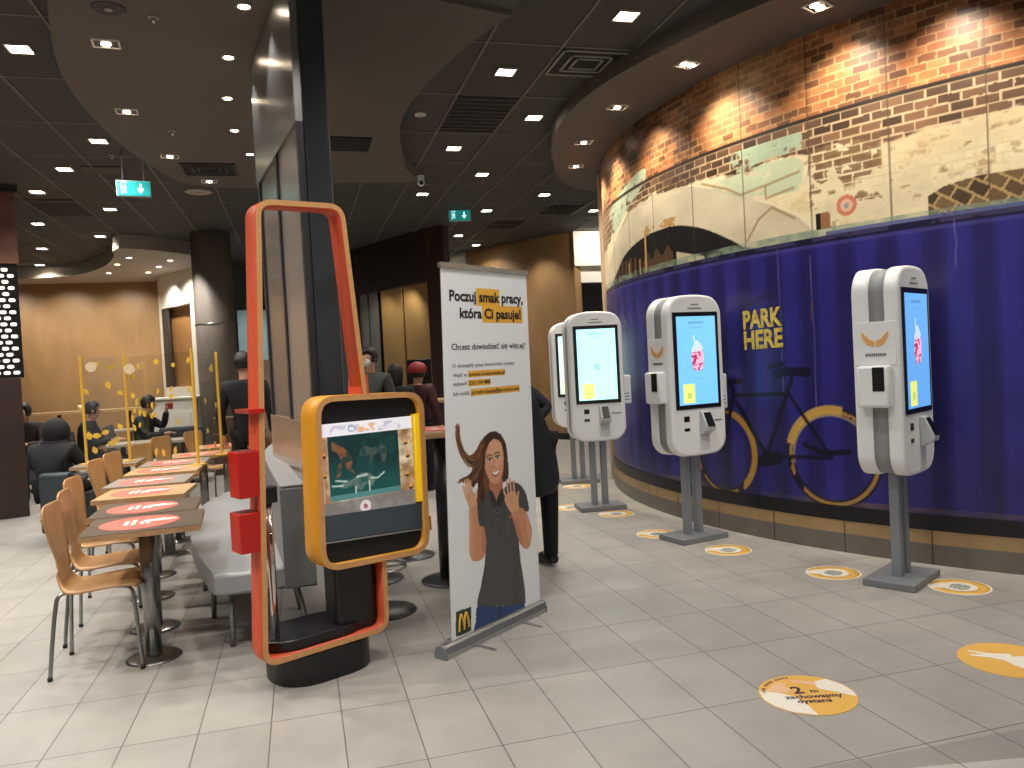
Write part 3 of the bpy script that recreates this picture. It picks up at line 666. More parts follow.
def make_sticker():
    e = empty('table_sticker', (0, 0, 0))
    MB().cyl(0, 0, 0, .0015, .2, n=48).build('disc', redst, e)
    m = MB()
    random.seed(9)
    for x, n in ((-.065, 4), (-.03, 5), (.015, 3), (.045, 4)):
        y = -.06
        for k in range(n):
            l = random.uniform(.018, .034); m.box(x - .011, x + .011, y, y + l, .0015, .0028); y += l + .006
    m.build('lettering', whitest, e)
    MB().prism([(.11 + a * .9, .03 + b * .9) for a, b in hand_outline()], .0015, .0028).build('hand_print', whitest, e)
    return e
table_l = {'dark': make_table(darkwood), 'light': make_table(lightwood), 'grey': make_table(greytop)}
sticker0 = make_sticker(); used = set()
tables = [(-.86, 4.68, 'dark', 'nearest table of the left row, dark top beside the bench end'), (-.945, 5.24, 'dark', 'second table from the front in the left row, dark top'),
 (-1.085, 6.0, 'light', 'third table from the front, first light wood top of the row'), (-1.17, 6.66, 'grey', 'fourth table from the front with a greyish top'),
 (-1.18, 7.42, 'light', 'fifth table from the front, light wood top'), (-1.18, 8.03, 'grey', 'sixth table in the left row, greyish top in front of the acrylic posts'),
 (-1.02, 8.72, 'light', 'seventh table of the left row, light top shifted towards the standing man'), (-.87, 9.62, 'light', 'farthest table of the left row, beside the standing man in black'),
 (-1.86, 8.52, 'grey', 'small grey table carrying the two leftmost yellow posts')]
for i, (x, y, k, l) in enumerate(tables):
    b = table_l[k]
    o = b if k not in used else copy_tree(b)
    used.add(k); o.location = (x, y, 0); o.rotation_euler.z = R((4, 2, -2, -1, 0, 0, 8, 10, 0)[i])
    tag(o, l, 'table', 'square tables in the left seating area')
    if i == 8: continue
    s_ = sticker0 if i == 0 else copy_tree(sticker0)
    s_.location = (x - .03, y, .7506); s_.rotation_euler.z = o.rotation_euler.z
    tag(s_, 'round red sticker on the ' + ('nearest dark table', 'second dark table', 'first light wood table, third in the row', 'fourth table in the row', 'fifth table in the row', 'sixth table in the row', 'seventh table in the row', 'farthest table of the row')[i], 'sticker', 'red stickers on the tables')

# ------------------------------------------------------------------ chairs
def make_chair(shellm, legm=steel):
    e = empty('cafe_chair', (0, 0, 0)); prof = catmull([(.215, .425), (.205, .446), (.15, .455), (.0, .445), (-.10, .437), (-.15, .455), (-.18, .52), (-.195, .62), (-.21, .72), (-.225, .82), (-.232, .892)], 4)
    wk = [0, .04, .15, .3, .42, .5, .58, .68, .8, .9, .97, 1.]; wv = [.12, .165, .195, .195, .18, .15, .115, .105, .15, .175, .16, .12]
    n = len(prof); rows_a = []; rows_b = []
    for i, (x, z) in enumerate(prof):
        t = i / (n - 1); hw = float(np.interp(t, wk, wv)); dx = prof[min(i + 1, n - 1)][0] - prof[max(i - 1, 0)][0]; dz = prof[min(i + 1, n - 1)][1] - prof[max(i - 1, 0)][1]
        L_ = math.hypot(dx, dz); nx, nz = dz / L_, -dx / L_      # points up / forward
        ra, rb = [], []
        for j in range(9):
            q = -1 + j / 4; curve = .012 * q * q if t > .6 else -.010 * q * q * (1 if t < .1 else .2)
            ra.append((x + nx * (curve + .006) , q * hw, z + nz * (curve + .006))); rb.append((x + nx * (curve - .006), q * hw, z + nz * (curve - .006)))
        rows_a.append(ra); rows_b.append(rb)
    loopg = [a + b[::-1] for a, b in zip(rows_a, rows_b)]
    m = MB(); m.grid(loopg, close=True)
    m.bm.verts.ensure_lookup_table(); k = 18
    m._new([m.bm.faces.new([m.bm.verts[i] for i in range(k)]), m.bm.faces.new([m.bm.verts[len(m.bm.verts) - k + i] for i in range(k)])])
    m.build('shell', shellm, e)
    for sx, sy in ((1, 1), (1, -1), (-1, 1), (-1, -1)):
        lg = MB().tube(catmull([(0, sy * .05, .43), (sx * .10, sy * .1, .43), (sx * .172, sy * .13, .418), (sx * .19, sy * .15, .35), (sx * .207, sy * .178, .18), (sx * .22, sy * .2, .012)], 4), .0105, 8).build('leg', legm, e)
        MB().cyl(sx * .221, sy * .201, 0, .018, .013, n=10).build('rubber_foot', black, lg)
    MB().box(-.06, .06, -.06, .06, .425, .437).build('seat_plate', darksteel, e)
    return e
ch0 = make_chair(plywood)
chairs = [(-1.11, 4.72, 0, 'nearest bent plywood chair on steel legs at the first dark table'), (-1.19, 5.28, 2, 'second plywood chair, directly behind the nearest one'),
 (-1.33, 5.98, -4, 'third plywood chair from the front, its back seen edge on'), (-1.49, 7.28, -8, 'plywood chair by the left acrylic post, turned slightly to the camera'),
 (-1.50, 7.9, -14, 'plywood chair just right of the left acrylic post'), (-1.43, 8.72, -28, 'plywood chair back showing below the second acrylic post'),
 (-1.40, 9.7, -30, 'plywood chair back between the second and third acrylic posts'), (-1.13, 10.3, -32, 'farthest plywood chair back in front of the grey counter')]
for i, (x, y, a, l) in enumerate(chairs):
    o = ch0 if i == 0 else copy_tree(ch0); o.location = (x, y, 0); o.rotation_euler.z = R(a); tag(o, l, 'chair', 'plywood chairs along the left tables')
# dark chairs and furniture farther back
dk0 = make_chair(mat('black_shell', '#14181b', .4))
for i, (x, y, a, l) in enumerate(((-2.62, 12.9, 0, 'black chair nearest at the far grey table'), (-2.7, 13.6, 0, 'black chair, second at the far grey table'), (-2.7, 10.2, 0, 'black chair in front of the curly haired guest'), (-2.62, 10.7, -10, 'black chair closest behind the left acrylic post'), (-2.86, 12.0, 0, 'black chair under the curly haired guest'))):
    o = dk0 if i == 0 else copy_tree(dk0); o.location = (x, y, 0); o.rotation_euler.z = R(a); tag(o, l, 'chair', 'black chairs at the far tables')
def arm(x, y, rz, s, label, m):
    e = empty('armchair', (x, y, 0), rz, label, 'armchair')
    MB().box(-.3 * s, .3 * s, -.3, .3, .12, .44, .03).build('seat', m, e); MB().box(-.32 * s, .32 * s, -.36, -.24, .12, .70, .03).build('backrest', m, e)
    for sx in (-1, 1):
        for sy in (-1, 1): MB().cyl(sx * .26 * s, sy * .24, 0, .12, .015, n=8).build('leg', darksteel, e)
slate = mat('slate_leather', '#4e5a61', .5, noise_amt=.05)
arm(-2.27, 8.72, R(-8), .45, 'dark slate seat under the guest in the black hoodie', mat('slate_dark', '#2e383c', .5))
arm(-4.0, 13.2, 0, .75, 'slate blue low chair below the wooden wall counter', slate)
sf = empty('sofa', (-1.78, 12.75, 0), R(10), 'dark slate sofa beside the guest drinking from a red cup', 'sofa')
sm_ = mat('dark_slate_fabric', '#343c41', .6, noise_amt=.05)
MB().box(-.3, .32, -.3, .35, .1, .45, .03).build('seat', sm_, sf); MB().box(-.3, .32, -.42, -.28, .1, .85, .03).build('backrest', sm_, sf)
for sx in (-.25, .27):
    for sy in (-.35, .3): MB().cyl(sx, sy, 0, .1, .015, n=8).build('leg', darksteel, sf)
for (x, y, wd, dp, l) in ((-1.9, 11.2, 1.1, .5, 'long grey topped table behind the acrylic screen'), (-2.85, 14.6, .7, .5, 'far table with a pale top left of the guest in dark jacket')):
    e = empty('long_table', (x, y, 0), R(8), l, 'table')
    MB().box(-wd / 2, wd / 2, -dp / 2, dp / 2, .72, .755, .004).build('tabletop', mat('pale_table', '#a79b8e', .35), e)
    for s_ in (-1, 1): MB().cyl(s_ * wd * .33, 0, 0, .72, .03).build('leg', darksteel, e)
wc_ = empty('wall_counter', (-4.7, 17.6, 0), 0, 'wooden counter shelf along the oak back wall', 'counter')
MB().box(-1.6, 1.5, -.3, .3, .98, 1.03).build('counter_top', lightwood, wc_)
for x in (-1.4, 0, 1.3): MB().cyl(x, 0, 0, .98, .035).build('leg', darksteel, wc_)
cp = MB(); cp.cyl(0, 0, 0, .12, .05, .065); tag(cp.build('paper_cup', mat('paper_cup', '#e8cf9a', .6), None, (-4.25, 17.45, 1.03)), 'cream paper cup on the wooden wall counter', 'cup')
# white cabinet and stacked boxes near the column
wb = empty('white_cabinet', (-1.95, 14.2, 0), R(-12), 'low white waste cabinet left of the concrete column', 'cabinet')
MB().box(-.42, .3, -.25, .25, .08, 1.22, .01).build('body', mat('cabinet_white', '#e8e2d8', .5), wb); MB().box(-.45, .33, -.28, .28, 1.22, 1.26, .01).build('top', offwhite, wb); MB().box(-.38, .26, -.22, .22, 0, .08).build('plinth', blackm, wb)
MB().box(-.36, -.1, -.262, -.25, .35, 1.0, .002).build('flap_door', offwhite, wb); MB().box(-.04, .24, -.262, -.25, .35, 1.0, .002).build('flap_door', offwhite, wb)
bxs = [(-1.2, 13.3, 0, .34, .3, .36), (-.84, 13.28, 0, .32, .32, .3), (-1.2, 13.3, .3605, .32, .3, .3), (-.84, 13.28, .3005, .3, .3, .28), (-1.2, 13.3, .661, .3, .28, .25)]
bl5 = ['bottom left box of the brown stack before the column', 'bottom right box of the brown stack before the column', 'middle left box of the brown stack before the column', 'upper right box of the brown stack before the column', 'topmost box of the brown stack before the column']
for (x, y, z, a, b, c_), l in zip(bxs, bl5):
    e = empty('crate', (x, y, z), 0, 'brown ' + l, 'box', 'brown boxes before the column')
    MB().box(-a / 2, a / 2, -b / 2, b / 2, 0, c_ - .03, .006).build('box_body', mat('crate_brown', '#5d4634', .7, noise_amt=.15), e); MB().box(-a / 2 - .006, a / 2 + .006, -b / 2 - .006, b / 2 + .006, c_ - .03, c_, .003).build('lid', mat('crate_lid', '#7c6248', .7), e)
pa = MB().box(-.22, .22, -.02, .02, 0, 1.2, .004); o = pa.build('board', mat('beige_board', '#9a8672', .6), None, (-.8, 12.75, .58), R(5)); 
bpz = MB().box(-.24, .24, -.1, .1, 0, .58, .01).build('board_stand', mat('crate_brown', '#5d4634'), None, (-.62, 12.75, 0), R(5)); o.parent = bpz; o.location = (0, 0, .58); o.rotation_euler.z = 0
tag(bpz, 'beige upright board on a brown stand right of the concrete column', 'board'); o.name = 'panel'

# acrylic screens with yellow posts and leaves
yel = mat('post_yellow', '#d7a83a', .45); leafm = mat('leaf_yellow', '#d9b13e', .6, noise_amt=.2)
acr = glass_mat('acrylic', '#fbfcfa', .05)
def screen(p0, p1, z0, z1, posts, nleaf, label, seed):
    a, b = Vector((*p0, 0)), Vector((*p1, 0)); L_ = (b - a).length; ang = math.atan2(b.y - a.y, b.x - a.x)
    e = empty('acrylic_screen', a, ang, label, 'screen', 'acrylic screens with leaves'); rg = random.Random(seed)
    MB().box(.0, L_, -.003, .003, max(z0, .78), z1 - .01).build('pane', acr, e)
    for t in posts:
        MB().box(t * L_ - .012, t * L_ + .012, -.012, .012, z0, z1 + .01, .003).build('post', yel, e)
        MB().box(t * L_ - .06, t * L_ + .06, -.05, .05, z0, z0 + .008, .002).build('foot', yel, e)
    for k in range(nleaf):
        x = rg.uniform(.04, L_ - .04); z = rg.uniform(max(z0, .8) + .02, z1 - .04); r_ = rg.uniform(0, 6.28); s = rg.uniform(.036, .05)
        pts = [(s * a_, s * b_) for a_, b_ in ((-.8, 0), (-.5, .42), (0, .58), (.45, .48), (.8, .16), (1.05, .04), (.8, -.12), (.4, -.46), (0, -.56), (-.5, -.4))]
        pts = [(x + c_ * math.cos(r_) - d_ * math.sin(r_), z + c_ * math.sin(r_) + d_ * math.cos(r_)) for c_, d_ in pts]
        MB().prism(pts, -.006, -.0035, 'y').build('leaf_sticker', leafm, e)
    return e
screen((-2.06, 8.5), (-1.66, 8.5), .7506, 1.8, (.015, .985), 13, 'clear acrylic screen with yellow leaves between the two leftmost yellow posts', 5)
screen((-1.64, 8.5), (-.93, 7.62), .7506, 1.79, (1,), 26, 'clear acrylic screen with yellow leaves ending at the third yellow post', 12)
screen((-.89, 7.64), (-.80, 8.42), .7506, 1.78, (1,), 8, 'narrow acrylic screen with yellow leaves ending at the rightmost yellow post', 3)
for x, z, l in ((-1.92, 1.70, 'left'), (-1.56, 1.66, 'right')):
    e = MB().prism([(.05 * math.cos(a), .05 * math.sin(a)) for a in np.linspace(0, 2 * PI, 24, endpoint=False)], -.004, .004, 'y').build('round_sticker', mat('cream_sticker', '#e6d2ac', .5), None, (x - .04, 8.488 if l == 'left' else 8.39, z))
    tag(e, 'round cream sticker on the acrylic screen, %s one of two' % l, 'sticker')

# ------------------------------------------------------------------ toy display totem
tt = empty('display_totem', (-.24, 3.81, 0), R(25.5), 'toy display stand with orange loop frame, yellow screen ring and black base', 'display stand')
orange = mat('orange_paint', '#cf5331', .45); yring = mat('yellow_paint', '#dc9a24', .4); ply = mat('plywood_edge', '#c9935c', .5, noise_amt=.08, noise_scale=30)
def band(outer, t, y0, y1, closed, mside, mface):
    """ribbon of thickness t following an outline, side colour mside, cut edge mface"""
    m = MB(); n = len(outer); inn = []
    for i in range(n):
        p0 = Vector(outer[i - 1] if (closed or i) else outer[i]); p1 = Vector(outer[(i + 1) % n] if (closed or i < n - 1) else outer[i]); d = (p1 - p0).normalized(); nn = Vector((-d.y, d.x)); inn.append(tuple(Vector(outer[i]) + nn * t))
    V = [[m.bm.verts.new((a, y, b)) for a, b in L_] for y in (y0, y1) for L_ in (outer, inn)]
    m.use(mside); m.use(mface)
    for i in range(n if closed else n - 1):
        j = (i + 1) % n
        m.use(mside); m._new([m.bm.faces.new((V[0][i], V[0][j], V[2][j], V[2][i])), m.bm.faces.new((V[1][i], V[3][i], V[3][j], V[1][j]))], True)
        m.use(mface); m._new([m.bm.faces.new((V[0][i], V[1][i], V[1][j], V[0][j])), m.bm.faces.new((V[2][i], V[2][j], V[3][j], V[3][i]))])
    if not closed:
        for i in (0, n - 1): m._new([m.bm.faces.new((V[0][i], V[1][i], V[3][i], V[2][i]))])
    return m
# open loop: from the ring underside, down, round the bottom, up the left, over the top, down to the ring top
pl_ = [(.69, .53), (.685, .16), (.0, .155), (.10, 2.345), (.56, 2.36), (.632, 1.39)]
pts = [pl_[0]]
for i in range(1, 5):
    p = Vector(pl_[i]); a = (Vector(pl_[i - 1]) - p).normalized(); b = (Vector(pl_[i + 1]) - p).normalized()
    for k in range(9):
        t = k / 8; r_ = .085; q = (1 - t) ** 2 * (p + a * r_) + 2 * t * (1 - t) * p + t * t * (p + b * r_); pts.append(tuple(q))
pts.append(pl_[5]); pts = pts[::-1]
band(pts, .026, 0, .125, False, orange, ply).build('loop_frame', None, tt)
outer = roundpoly([(.312, .54), (.952, .52), (.965, 1.39), (.332, 1.402)], .11, 8)
band(outer, .028, -.02, .15, True, yring, ply).build('screen_ring', None, tt)
inner = roundpoly([(.339, .567), (.925, .547), (.937, 1.363), (.36, 1.374)], .09, 8)
MB().prism(inner, .02, .14, 'y').build('case', blackm, tt)
# illuminated display
Pn = Paint(.372, .925, .79, 1.262, .0035, '#c9b79a'); U, V = Pn.U, Pn.V; n1 = fbm(Pn.w, Pn.h, 24, 24, 5, 4); n2 = fbm(Pn.w, Pn.h, 8, 8, 6, 3)
Pn.fill(np.clip((n1 - .4) * 5, 0, 1), '#8a5a33', .7); Pn.mul(.8 + .4 * n2)
Pn.fill((U < .40).astype(float), '#dcd6cc', .6)
Pn.fill((V > 1.197).astype(float), '#eceaf2'); Pn.fill(((V > 1.205) & (V < 1.25)) * (n2 > .58) * (U > .44) * (U < .86), '#b9b6cc', .7)
Pn.fill(((V > 1.208) & (V < 1.247) & (U > .6) & (U < .72)) * (n2 > .45), '#e5a870', .7); Pn.fill(Pn.ell(.565, 1.228, .025, .018) * (1 - Pn.ell(.565, 1.228, .016, .011)), '#8f97b8', .8)
te = ((U > .425) & (U < .835) & (V > .872) & (V < 1.197)).astype(float)
Pn.fill(te, '#0e2f30'); Pn.fill(te * np.clip((1.06 - V) * 9, 0, 1), '#185650', .8); Pn.fill(te * (n1 > .55), '#164844', .5)
Pn.fill(te * (V < .90), '#5c8f90', .8)
an = lambda P_, c, a=.9: Pn.fill(Pn.spoly(P_, 4) * te * np.clip((n2 - .3) * 4, .25, 1), c, a)
an([(.45, 1.17), (.49, 1.15), (.53, 1.12), (.56, 1.07), (.55, 1.03), (.57, 1.0), (.53, 1.02), (.51, 1.05), (.49, 1.0), (.46, .99), (.47, 1.03), (.49, 1.07), (.48, 1.11), (.45, 1.13)], '#8a5236')
an([(.6, 1.1), (.63, 1.13), (.68, 1.12), (.73, 1.13), (.76, 1.1), (.75, 1.04), (.73, 1.04), (.725, 1.08), (.69, 1.08), (.68, 1.03), (.66, 1.03), (.66, 1.08), (.62, 1.08)], '#46534e')
an([(.47, .94), (.51, .965), (.55, .97), (.6, .995), (.65, .99), (.68, .96), (.67, .92), (.63, .94), (.6, .90), (.57, .91), (.56, .94), (.52, .93)], '#66766f')
for s_ in ([(.44, .95), (.5, .945)], [(.46, .975), (.52, .965)], [(.66, .965), (.70, .96), (.74, .985)], [(.57, .93), (.57, .90)], [(.65, .95), (.65, .90)], [(.58, .98), (.64, .985)]): Pn.fill(Pn.stroke(s_, .004), '#d5e2dd', .8)
for u_, v_ in ((.4, 1.1), (.4, 1.0), (.88, 1.12), (.89, 1.05), (.88, .95), (.9, .88)): Pn.fill(Pn.ell(u_, v_, .012, .009), '#2e2118', .9); Pn.fill(Pn.ell(u_, v_ + .012, .012, .008), '#d9964a', .9)
Pn.fill(((V < .868)) * np.ones(U.shape), '#6f7378', .75); Pn.fill(Pn.ell(.62, .825, .032, .032), '#d8ccd0'); Pn.fill(Pn.ell(.62, .825, .013, .013), '#a0506a', .9)
Pn.mesh('display_picture', lambda u, v: np.stack([.34 + (u - .372) * 1.0, np.full_like(u, .004), v], -1), attr_mat('display_print', .3, emit=.3), tt)
MB().prism([(.895, .80), (.927, .80), (.932, 1.27), (.90, 1.27)], -.015, .06, 'y', bev=.004).build('yellow_bar', mat('yellow_strip', '#f2c21d', .35, emit='#f2c21d', estr=.25), tt)
MB().prism([(.34, .685), (.924, .655), (.926, .79), (.34, .81)], .0, .03, 'y').build('slate_panel', mat('slate_panel', '#3d4850', .35), tt)
MB().prism([(.34, .675), (.924, .645), (.924, .652), (.34, .682)], -.004, .0, 'y').build('panel_edge', alu, tt)
MB().box(.95, .985, .0, .06, .63, .71, .004).build('latch', yring, tt)
# base, dish and supports
st_ = rrect(.12, .63, -.0, .40, .17, 8)
MB().prism(st_, 0, .15, bev=.006).build('plinth', black, tt)
MB().prism(rrect(.05, .60, .03, .36, .15, 8), .182, .235, bev=.01).build('tray', black, tt)
MB().prism(rrect(.42, .66, .06, .2, .03, 4), .15, .60).build('back_support', black, tt)
MB().tube([(.125, .13, .235), (.125, .13, .93)], .019, 16).build('chrome_tube', chrome, tt)
MB().box(.095, .165, .10, .17, .90, .98, .006).build('tube_cap', black, tt)
for z0, z1 in ((.955, 1.17), (.70, .885)):
    m = MB(); m.box(-.085, .02, .01, .13, z0, z1, .004)
    bx_ = m.build('leaflet_box', mat('red_acrylic', '#b5190f', .3), tt); bx_.location.x = .02 + .035 * (z0 - .7)
    MB().box(-.075, .01, .02, .12, z1 - .006, z1 + .002).build('slot', mat('dark_red', '#5c0b07', .5), bx_)
MB().prism([(-.0, 1.345), (.075, 1.345), (.075, 1.365), (-.01, 1.365)], -.02, .14, 'y').build('small_shelf', mat('red_acrylic', '#b5190f'), tt)
MB().cyl(.33, .075, 2.335, 2.352, .06, n=24).build('top_cap', black, tt)
for sx in (-.0, .028): MB().prism([(.60 + sx, 1.385), (.622 + sx, 1.385), (.616 + sx, 1.50), (.606 + sx, 1.50)], .01, .14, 'y').build('fork', orange, tt)

# ------------------------------------------------------------------ roll-up banner
bb = empty('rollup_banner', (.65, 4.03, 0), math.atan2(.51, .67), 'white roll-up recruitment banner with a smiling woman in grey polo', 'banner')
MB().prism([(-.04, .0), (.04, .0), (.042, .025), (.03, .058), (.012, .068), (-.012, .068), (-.03, .058), (-.042, .025)], -.035, .86, 'x').build('base_cassette', alu, bb)
for s_ in (-.037, .86): MB().prism([(-.042, .0), (.042, .0), (.044, .025), (.031, .06), (.012, .07), (-.012, .07), (-.031, .06), (-.044, .025)], s_, s_ + .008, 'x').build('end_cap', kgrey, bb)
for s_ in (.2, .62): MB().box(s_, s_ + .16 * .1, -.17, .17, .0, .008).build('foot', alu, bb)
MB().tube([(.46, .03, .05), (.5, .03, 2.05)], .009).build('support_pole', alu, bb)
bL = lambda z: .05 + .075 * z / 2.06; bR = lambda z: .855 + .03 * z / 2.06
MB().prism([(bL(2.06) - .008, 2.04), (bR(2.06) + .006, 2.04), (bR(2.06) + .006, 2.068), (bL(2.06) - .008, 2.068)], -.012, .012, 'y').build('top_rail', alu, bb)
Pb = Paint(0, 1, .07, 2.045, .0045, '#e8eaeb')
# the sheet is .8 m wide: resample columns so u runs 0..1
W_ = 200; Pb.w = W_; Pb.h = 440; Pb.U, Pb.V = np.meshgrid(np.linspace(0, 1, W_), np.linspace(.07, 2.045, 440)); Pb.rgb = np.ones((440, W_, 3)) * np.array(Pb.c('#e8eaeb'))
U, V = Pb.U, Pb.V; nb = fbm(W_, 440, 10, 60, 8, 4); nh = fbm(W_, 440, 6, 24, 9, 4)
ylw = '#e8ae3c'
for (a, b, c, d) in ((.375, .645, 1.843, 1.945), (.435, .925, 1.752, 1.85), (.256, .68, 1.447, 1.487), (.253, .505, 1.40, 1.436), (.278, .852, 1.347, 1.386)):
    Pb.fill(((U > a) & (U < b) & (V > c) & (V < d)).astype(float), ylw)
SP = lambda P_, c, a=1.: Pb.fill(Pb.spoly(P_, 5), c, a)
hairP = [(.504, 1.136), (.422, 1.118), (.361, 1.084), (.29, 1.035), (.21, 1.03), (.156, 1.12), (.141, 1.198), (.11, 1.2), (.10, 1.13), (.14, 1.04), (.22, .99), (.262, .955), (.23, .92), (.087, .893), (.19, .90), (.24, .885), (.262, .845), (.32, .86), (.299, .75), (.36, .72), (.44, .73), (.46, .80), (.60, .83), (.668, .853), (.672, .955), (.65, 1.061), (.575, 1.121)]
SP(hairP, '#4a2f21'); hm = Pb.spoly(hairP, 5)
Pb.fill(hm * np.clip((nh - .48) * 6, 0, 1), '#7d5234', .8); Pb.fill(hm * np.clip((.32 - U) * 6, 0, 1) * np.clip((nb - .3) * 4, 0, 1), '#b98852', .85); Pb.fill(hm * np.clip((.44 - nh) * 6, 0, 1), '#22140d', .7)
SP([(.453, .87), (.455, .798), (.47, .76), (.515, .735), (.578, .755), (.594, .86)], '#b5795a')
SP([(.53, 1.09), (.46, 1.085), (.41, 1.05), (.393, .983), (.412, .92), (.45, .868), (.49, .84), (.54, .838), (.59, .87), (.618, .93), (.622, .99), (.60, 1.06)], '#d49c78')
SP([(.55, 1.08), (.47, 1.07), (.45, 1.0), (.47, .95), (.53, .93), (.59, .95), (.6, 1.0), (.595, 1.05)], '#e0ae8c', .7)
Pb.fill(hm * Pb.spoly([(.5, 1.14), (.41, 1.1), (.37, 1.02), (.36, .9), (.40, .93), (.42, 1.02), (.47, 1.075), (.56, 1.10), (.60, 1.06), (.64, .97), (.66, 1.06), (.58, 1.13)], 5), '#3e271b', .95)
rs = random.Random(3)
for k in range(70):
    t0 = rs.random(); a = (.40 + rs.uniform(-.04, .03), 1.07 + rs.uniform(-.04, .03)); kind = rs.random()
    if kind < .45: pts_ = [a, (.33 + rs.uniform(-.02, .02), 1.0), (.25 + rs.uniform(-.02, .04), .99 + rs.uniform(-.03, .03)), (.17 + rs.uniform(-.02, .02), 1.04 + rs.uniform(-.02, .03)), (.125 + rs.uniform(-.02, .02), 1.12), (.12 + rs.uniform(-.02, .03), 1.19)]
    elif kind < .75: pts_ = [a, (.37, .98), (.32 + rs.uniform(-.03, .03), .93), (.24 + rs.uniform(-.03, .04), .90 + rs.uniform(-.02, .02)), (.14 + rs.uniform(-.03, .05), .895 + rs.uniform(-.01, .01))]
    else: pts_ = [a, (.38, .98), (.37 + rs.uniform(-.03, .03), .88), (.35 + rs.uniform(-.04, .05), .78), (.34 + rs.uniform(-.03, .05), .73)]
    if kind >= .9: pts_ = [(.58 + rs.uniform(-.01, .03), 1.11), (.645, 1.02), (.655 + rs.uniform(-.01, .015), .93), (.65, .86)]
    Pb.fill(Pb.stroke(catmull(pts_, 4), .0035), rs.choice(['#6b452c', '#8c5f3a', '#2c1a11', '#3a2418', '#a97a4a' if kind < .5 else '#54341f']), .55)
for ex, ey in ((.462, .976), (.55, .982)):
    Pb.fill(Pb.ell(ex, ey, .026, .008), '#efe3da'); Pb.fill(Pb.ell(ex, ey, .011, .008), '#2b1a12'); Pb.fill(Pb.stroke([(ex - .03, ey + .006), (ex, ey + .012), (ex + .028, ey + .006)], .004), '#3a2418', .8)
    Pb.fill(Pb.stroke([(ex - .034, ey + .022), (ex, ey + .031), (ex + .03, ey + .023)], .004), '#4a2f20', .8)
Pb.fill(Pb.stroke([(.508, .975), (.502, .945), (.494, .936), (.515, .934)], .004), '#a86f50', .8)
SP([(.475, .912), (.52, .904), (.575, .915), (.56, .888), (.525, .876), (.49, .888)], '#b04a48'); SP([(.485, .908), (.52, .902), (.566, .911), (.552, .893), (.525, .886), (.498, .893)], '#f6efe8')
Pb.fill(Pb.ell(.45, .925, .03, .02, .8), '#cf8068', .35); Pb.fill(Pb.ell(.595, .935, .02, .02, .8), '#cf8068', .3)
shirtP = [(.44, .80), (.38, .765), (.298, .735), (.30, .68), (.325, .618), (.37, .61), (.377, .50), (.36, .40), (.315, .3), (.272, .19), (.44, .155), (.62, .12), (.786, .085), (.819, .122), (.80, .25), (.775, .36), (.765, .47), (.76, .56), (.769, .644), (.9, .626), (.892, .70), (.86, .755), (.80, .80), (.70, .825), (.62, .80), (.58, .75), (.52, .735)]
SP(shirtP, '#4a4a4b'); sm1 = Pb.spoly(shirtP, 5); Pb.fill(sm1 * np.clip((nb - .5) * 5, 0, 1), '#5a5a5b', .5)
for s_ in ([(.52, .735), (.525, .60)], [(.36, .62), (.37, .55)], [(.77, .6), (.76, .5)]): Pb.fill(Pb.stroke(s_, .005) * sm1, '#2b2b2c', .7)
SP([(.44, .80), (.455, .745), (.50, .70), (.52, .735), (.475, .80)], '#313132'); SP([(.60, .80), (.62, .76), (.56, .70), (.52, .735), (.58, .80)], '#313132')
Pb.fill(Pb.stroke([(.66, .625), (.72, .63)], .006) * sm1, '#c2542c'); 
for y_ in (.70, .665, .63): Pb.fill(Pb.ell(.525, y_, .007, .004), '#8a8a8a')
armc, armd = '#cb8f6c', '#b0704f'
SP([(.224, .755), (.212, .62), (.204, .50), (.235, .452), (.30, .437), (.36, .45), (.388, .52), (.372, .61), (.325, .625), (.305, .69), (.30, .745)], armc); SP([(.345, .46), (.385, .52), (.37, .61), (.345, .58)], armd, .6)
SP([(.684, .660), (.72, .579), (.756, .491), (.80, .43), (.86, .405), (.905, .425), (.934, .504), (.905, .57), (.866, .63), (.781, .665)], armc); SP([(.72, .58), (.756, .491), (.81, .425), (.80, .5), (.76, .6)], armd, .6)
def fingers(base, tips, wd, palm):
    SP(palm, '#d6a07c')
    for b_, t_ in zip(base, tips):
        mid = ((b_[0] + t_[0]) / 2, (b_[1] + t_[1]) / 2); m_ = np.zeros(U.shape)
        for (x1, y1), (x2, y2) in ((b_, mid), (mid, t_)):
            dx, dy = (x2 - x1) * .8, y2 - y1; L_ = dx * dx + dy * dy; t = np.clip((((U - x1) * .8) * dx + (V - y1) * dy) / L_, 0, 1); d = np.hypot((U - x1) * .8 - t * dx, V - y1 - t * dy); m_ = np.maximum(m_, np.clip((wd - d) / .004 + .5, 0, 1))
        Pb.fill(m_, '#dcab88'); 
    for b_, t_ in zip(base, tips): Pb.fill(Pb.stroke([(b_[0] + .018, b_[1]), (t_[0] + .018, t_[1] - .01)], .003), armd, .5)
Pb.mul(1 - .22 * np.clip((nb - .45) * 4, 0, 1) * Pb.spoly(shirtP, 5)); Pb.fill(Pb.spoly([(.224, .74), (.21, .6), (.205, .5), (.235, .452), (.245, .55), (.25, .7)], 5), '#e0ab88', .5); Pb.fill(Pb.spoly([(.86, .62), (.9, .55), (.92, .5), (.9, .44), (.87, .52)], 5), '#e0ab88', .5)
fingers([(.19, .80), (.207, .81), (.23, .815), (.252, .81), (.28, .785)], [(.165, .862), (.185, .893), (.21, .897), (.235, .885), (.31, .825)], .0075, [(.185, .81), (.20, .775), (.224, .745), (.30, .74), (.295, .78), (.27, .82), (.22, .825)])
fingers([(.64, .73), (.665, .745), (.70, .75), (.735, .74), (.765, .70)], [(.61, .785), (.645, .84), (.685, .845), (.73, .825), (.785, .755)], .0075, [(.615, .735), (.65, .68), (.69, .65), (.775, .65), (.78, .70), (.75, .755), (.68, .77)])
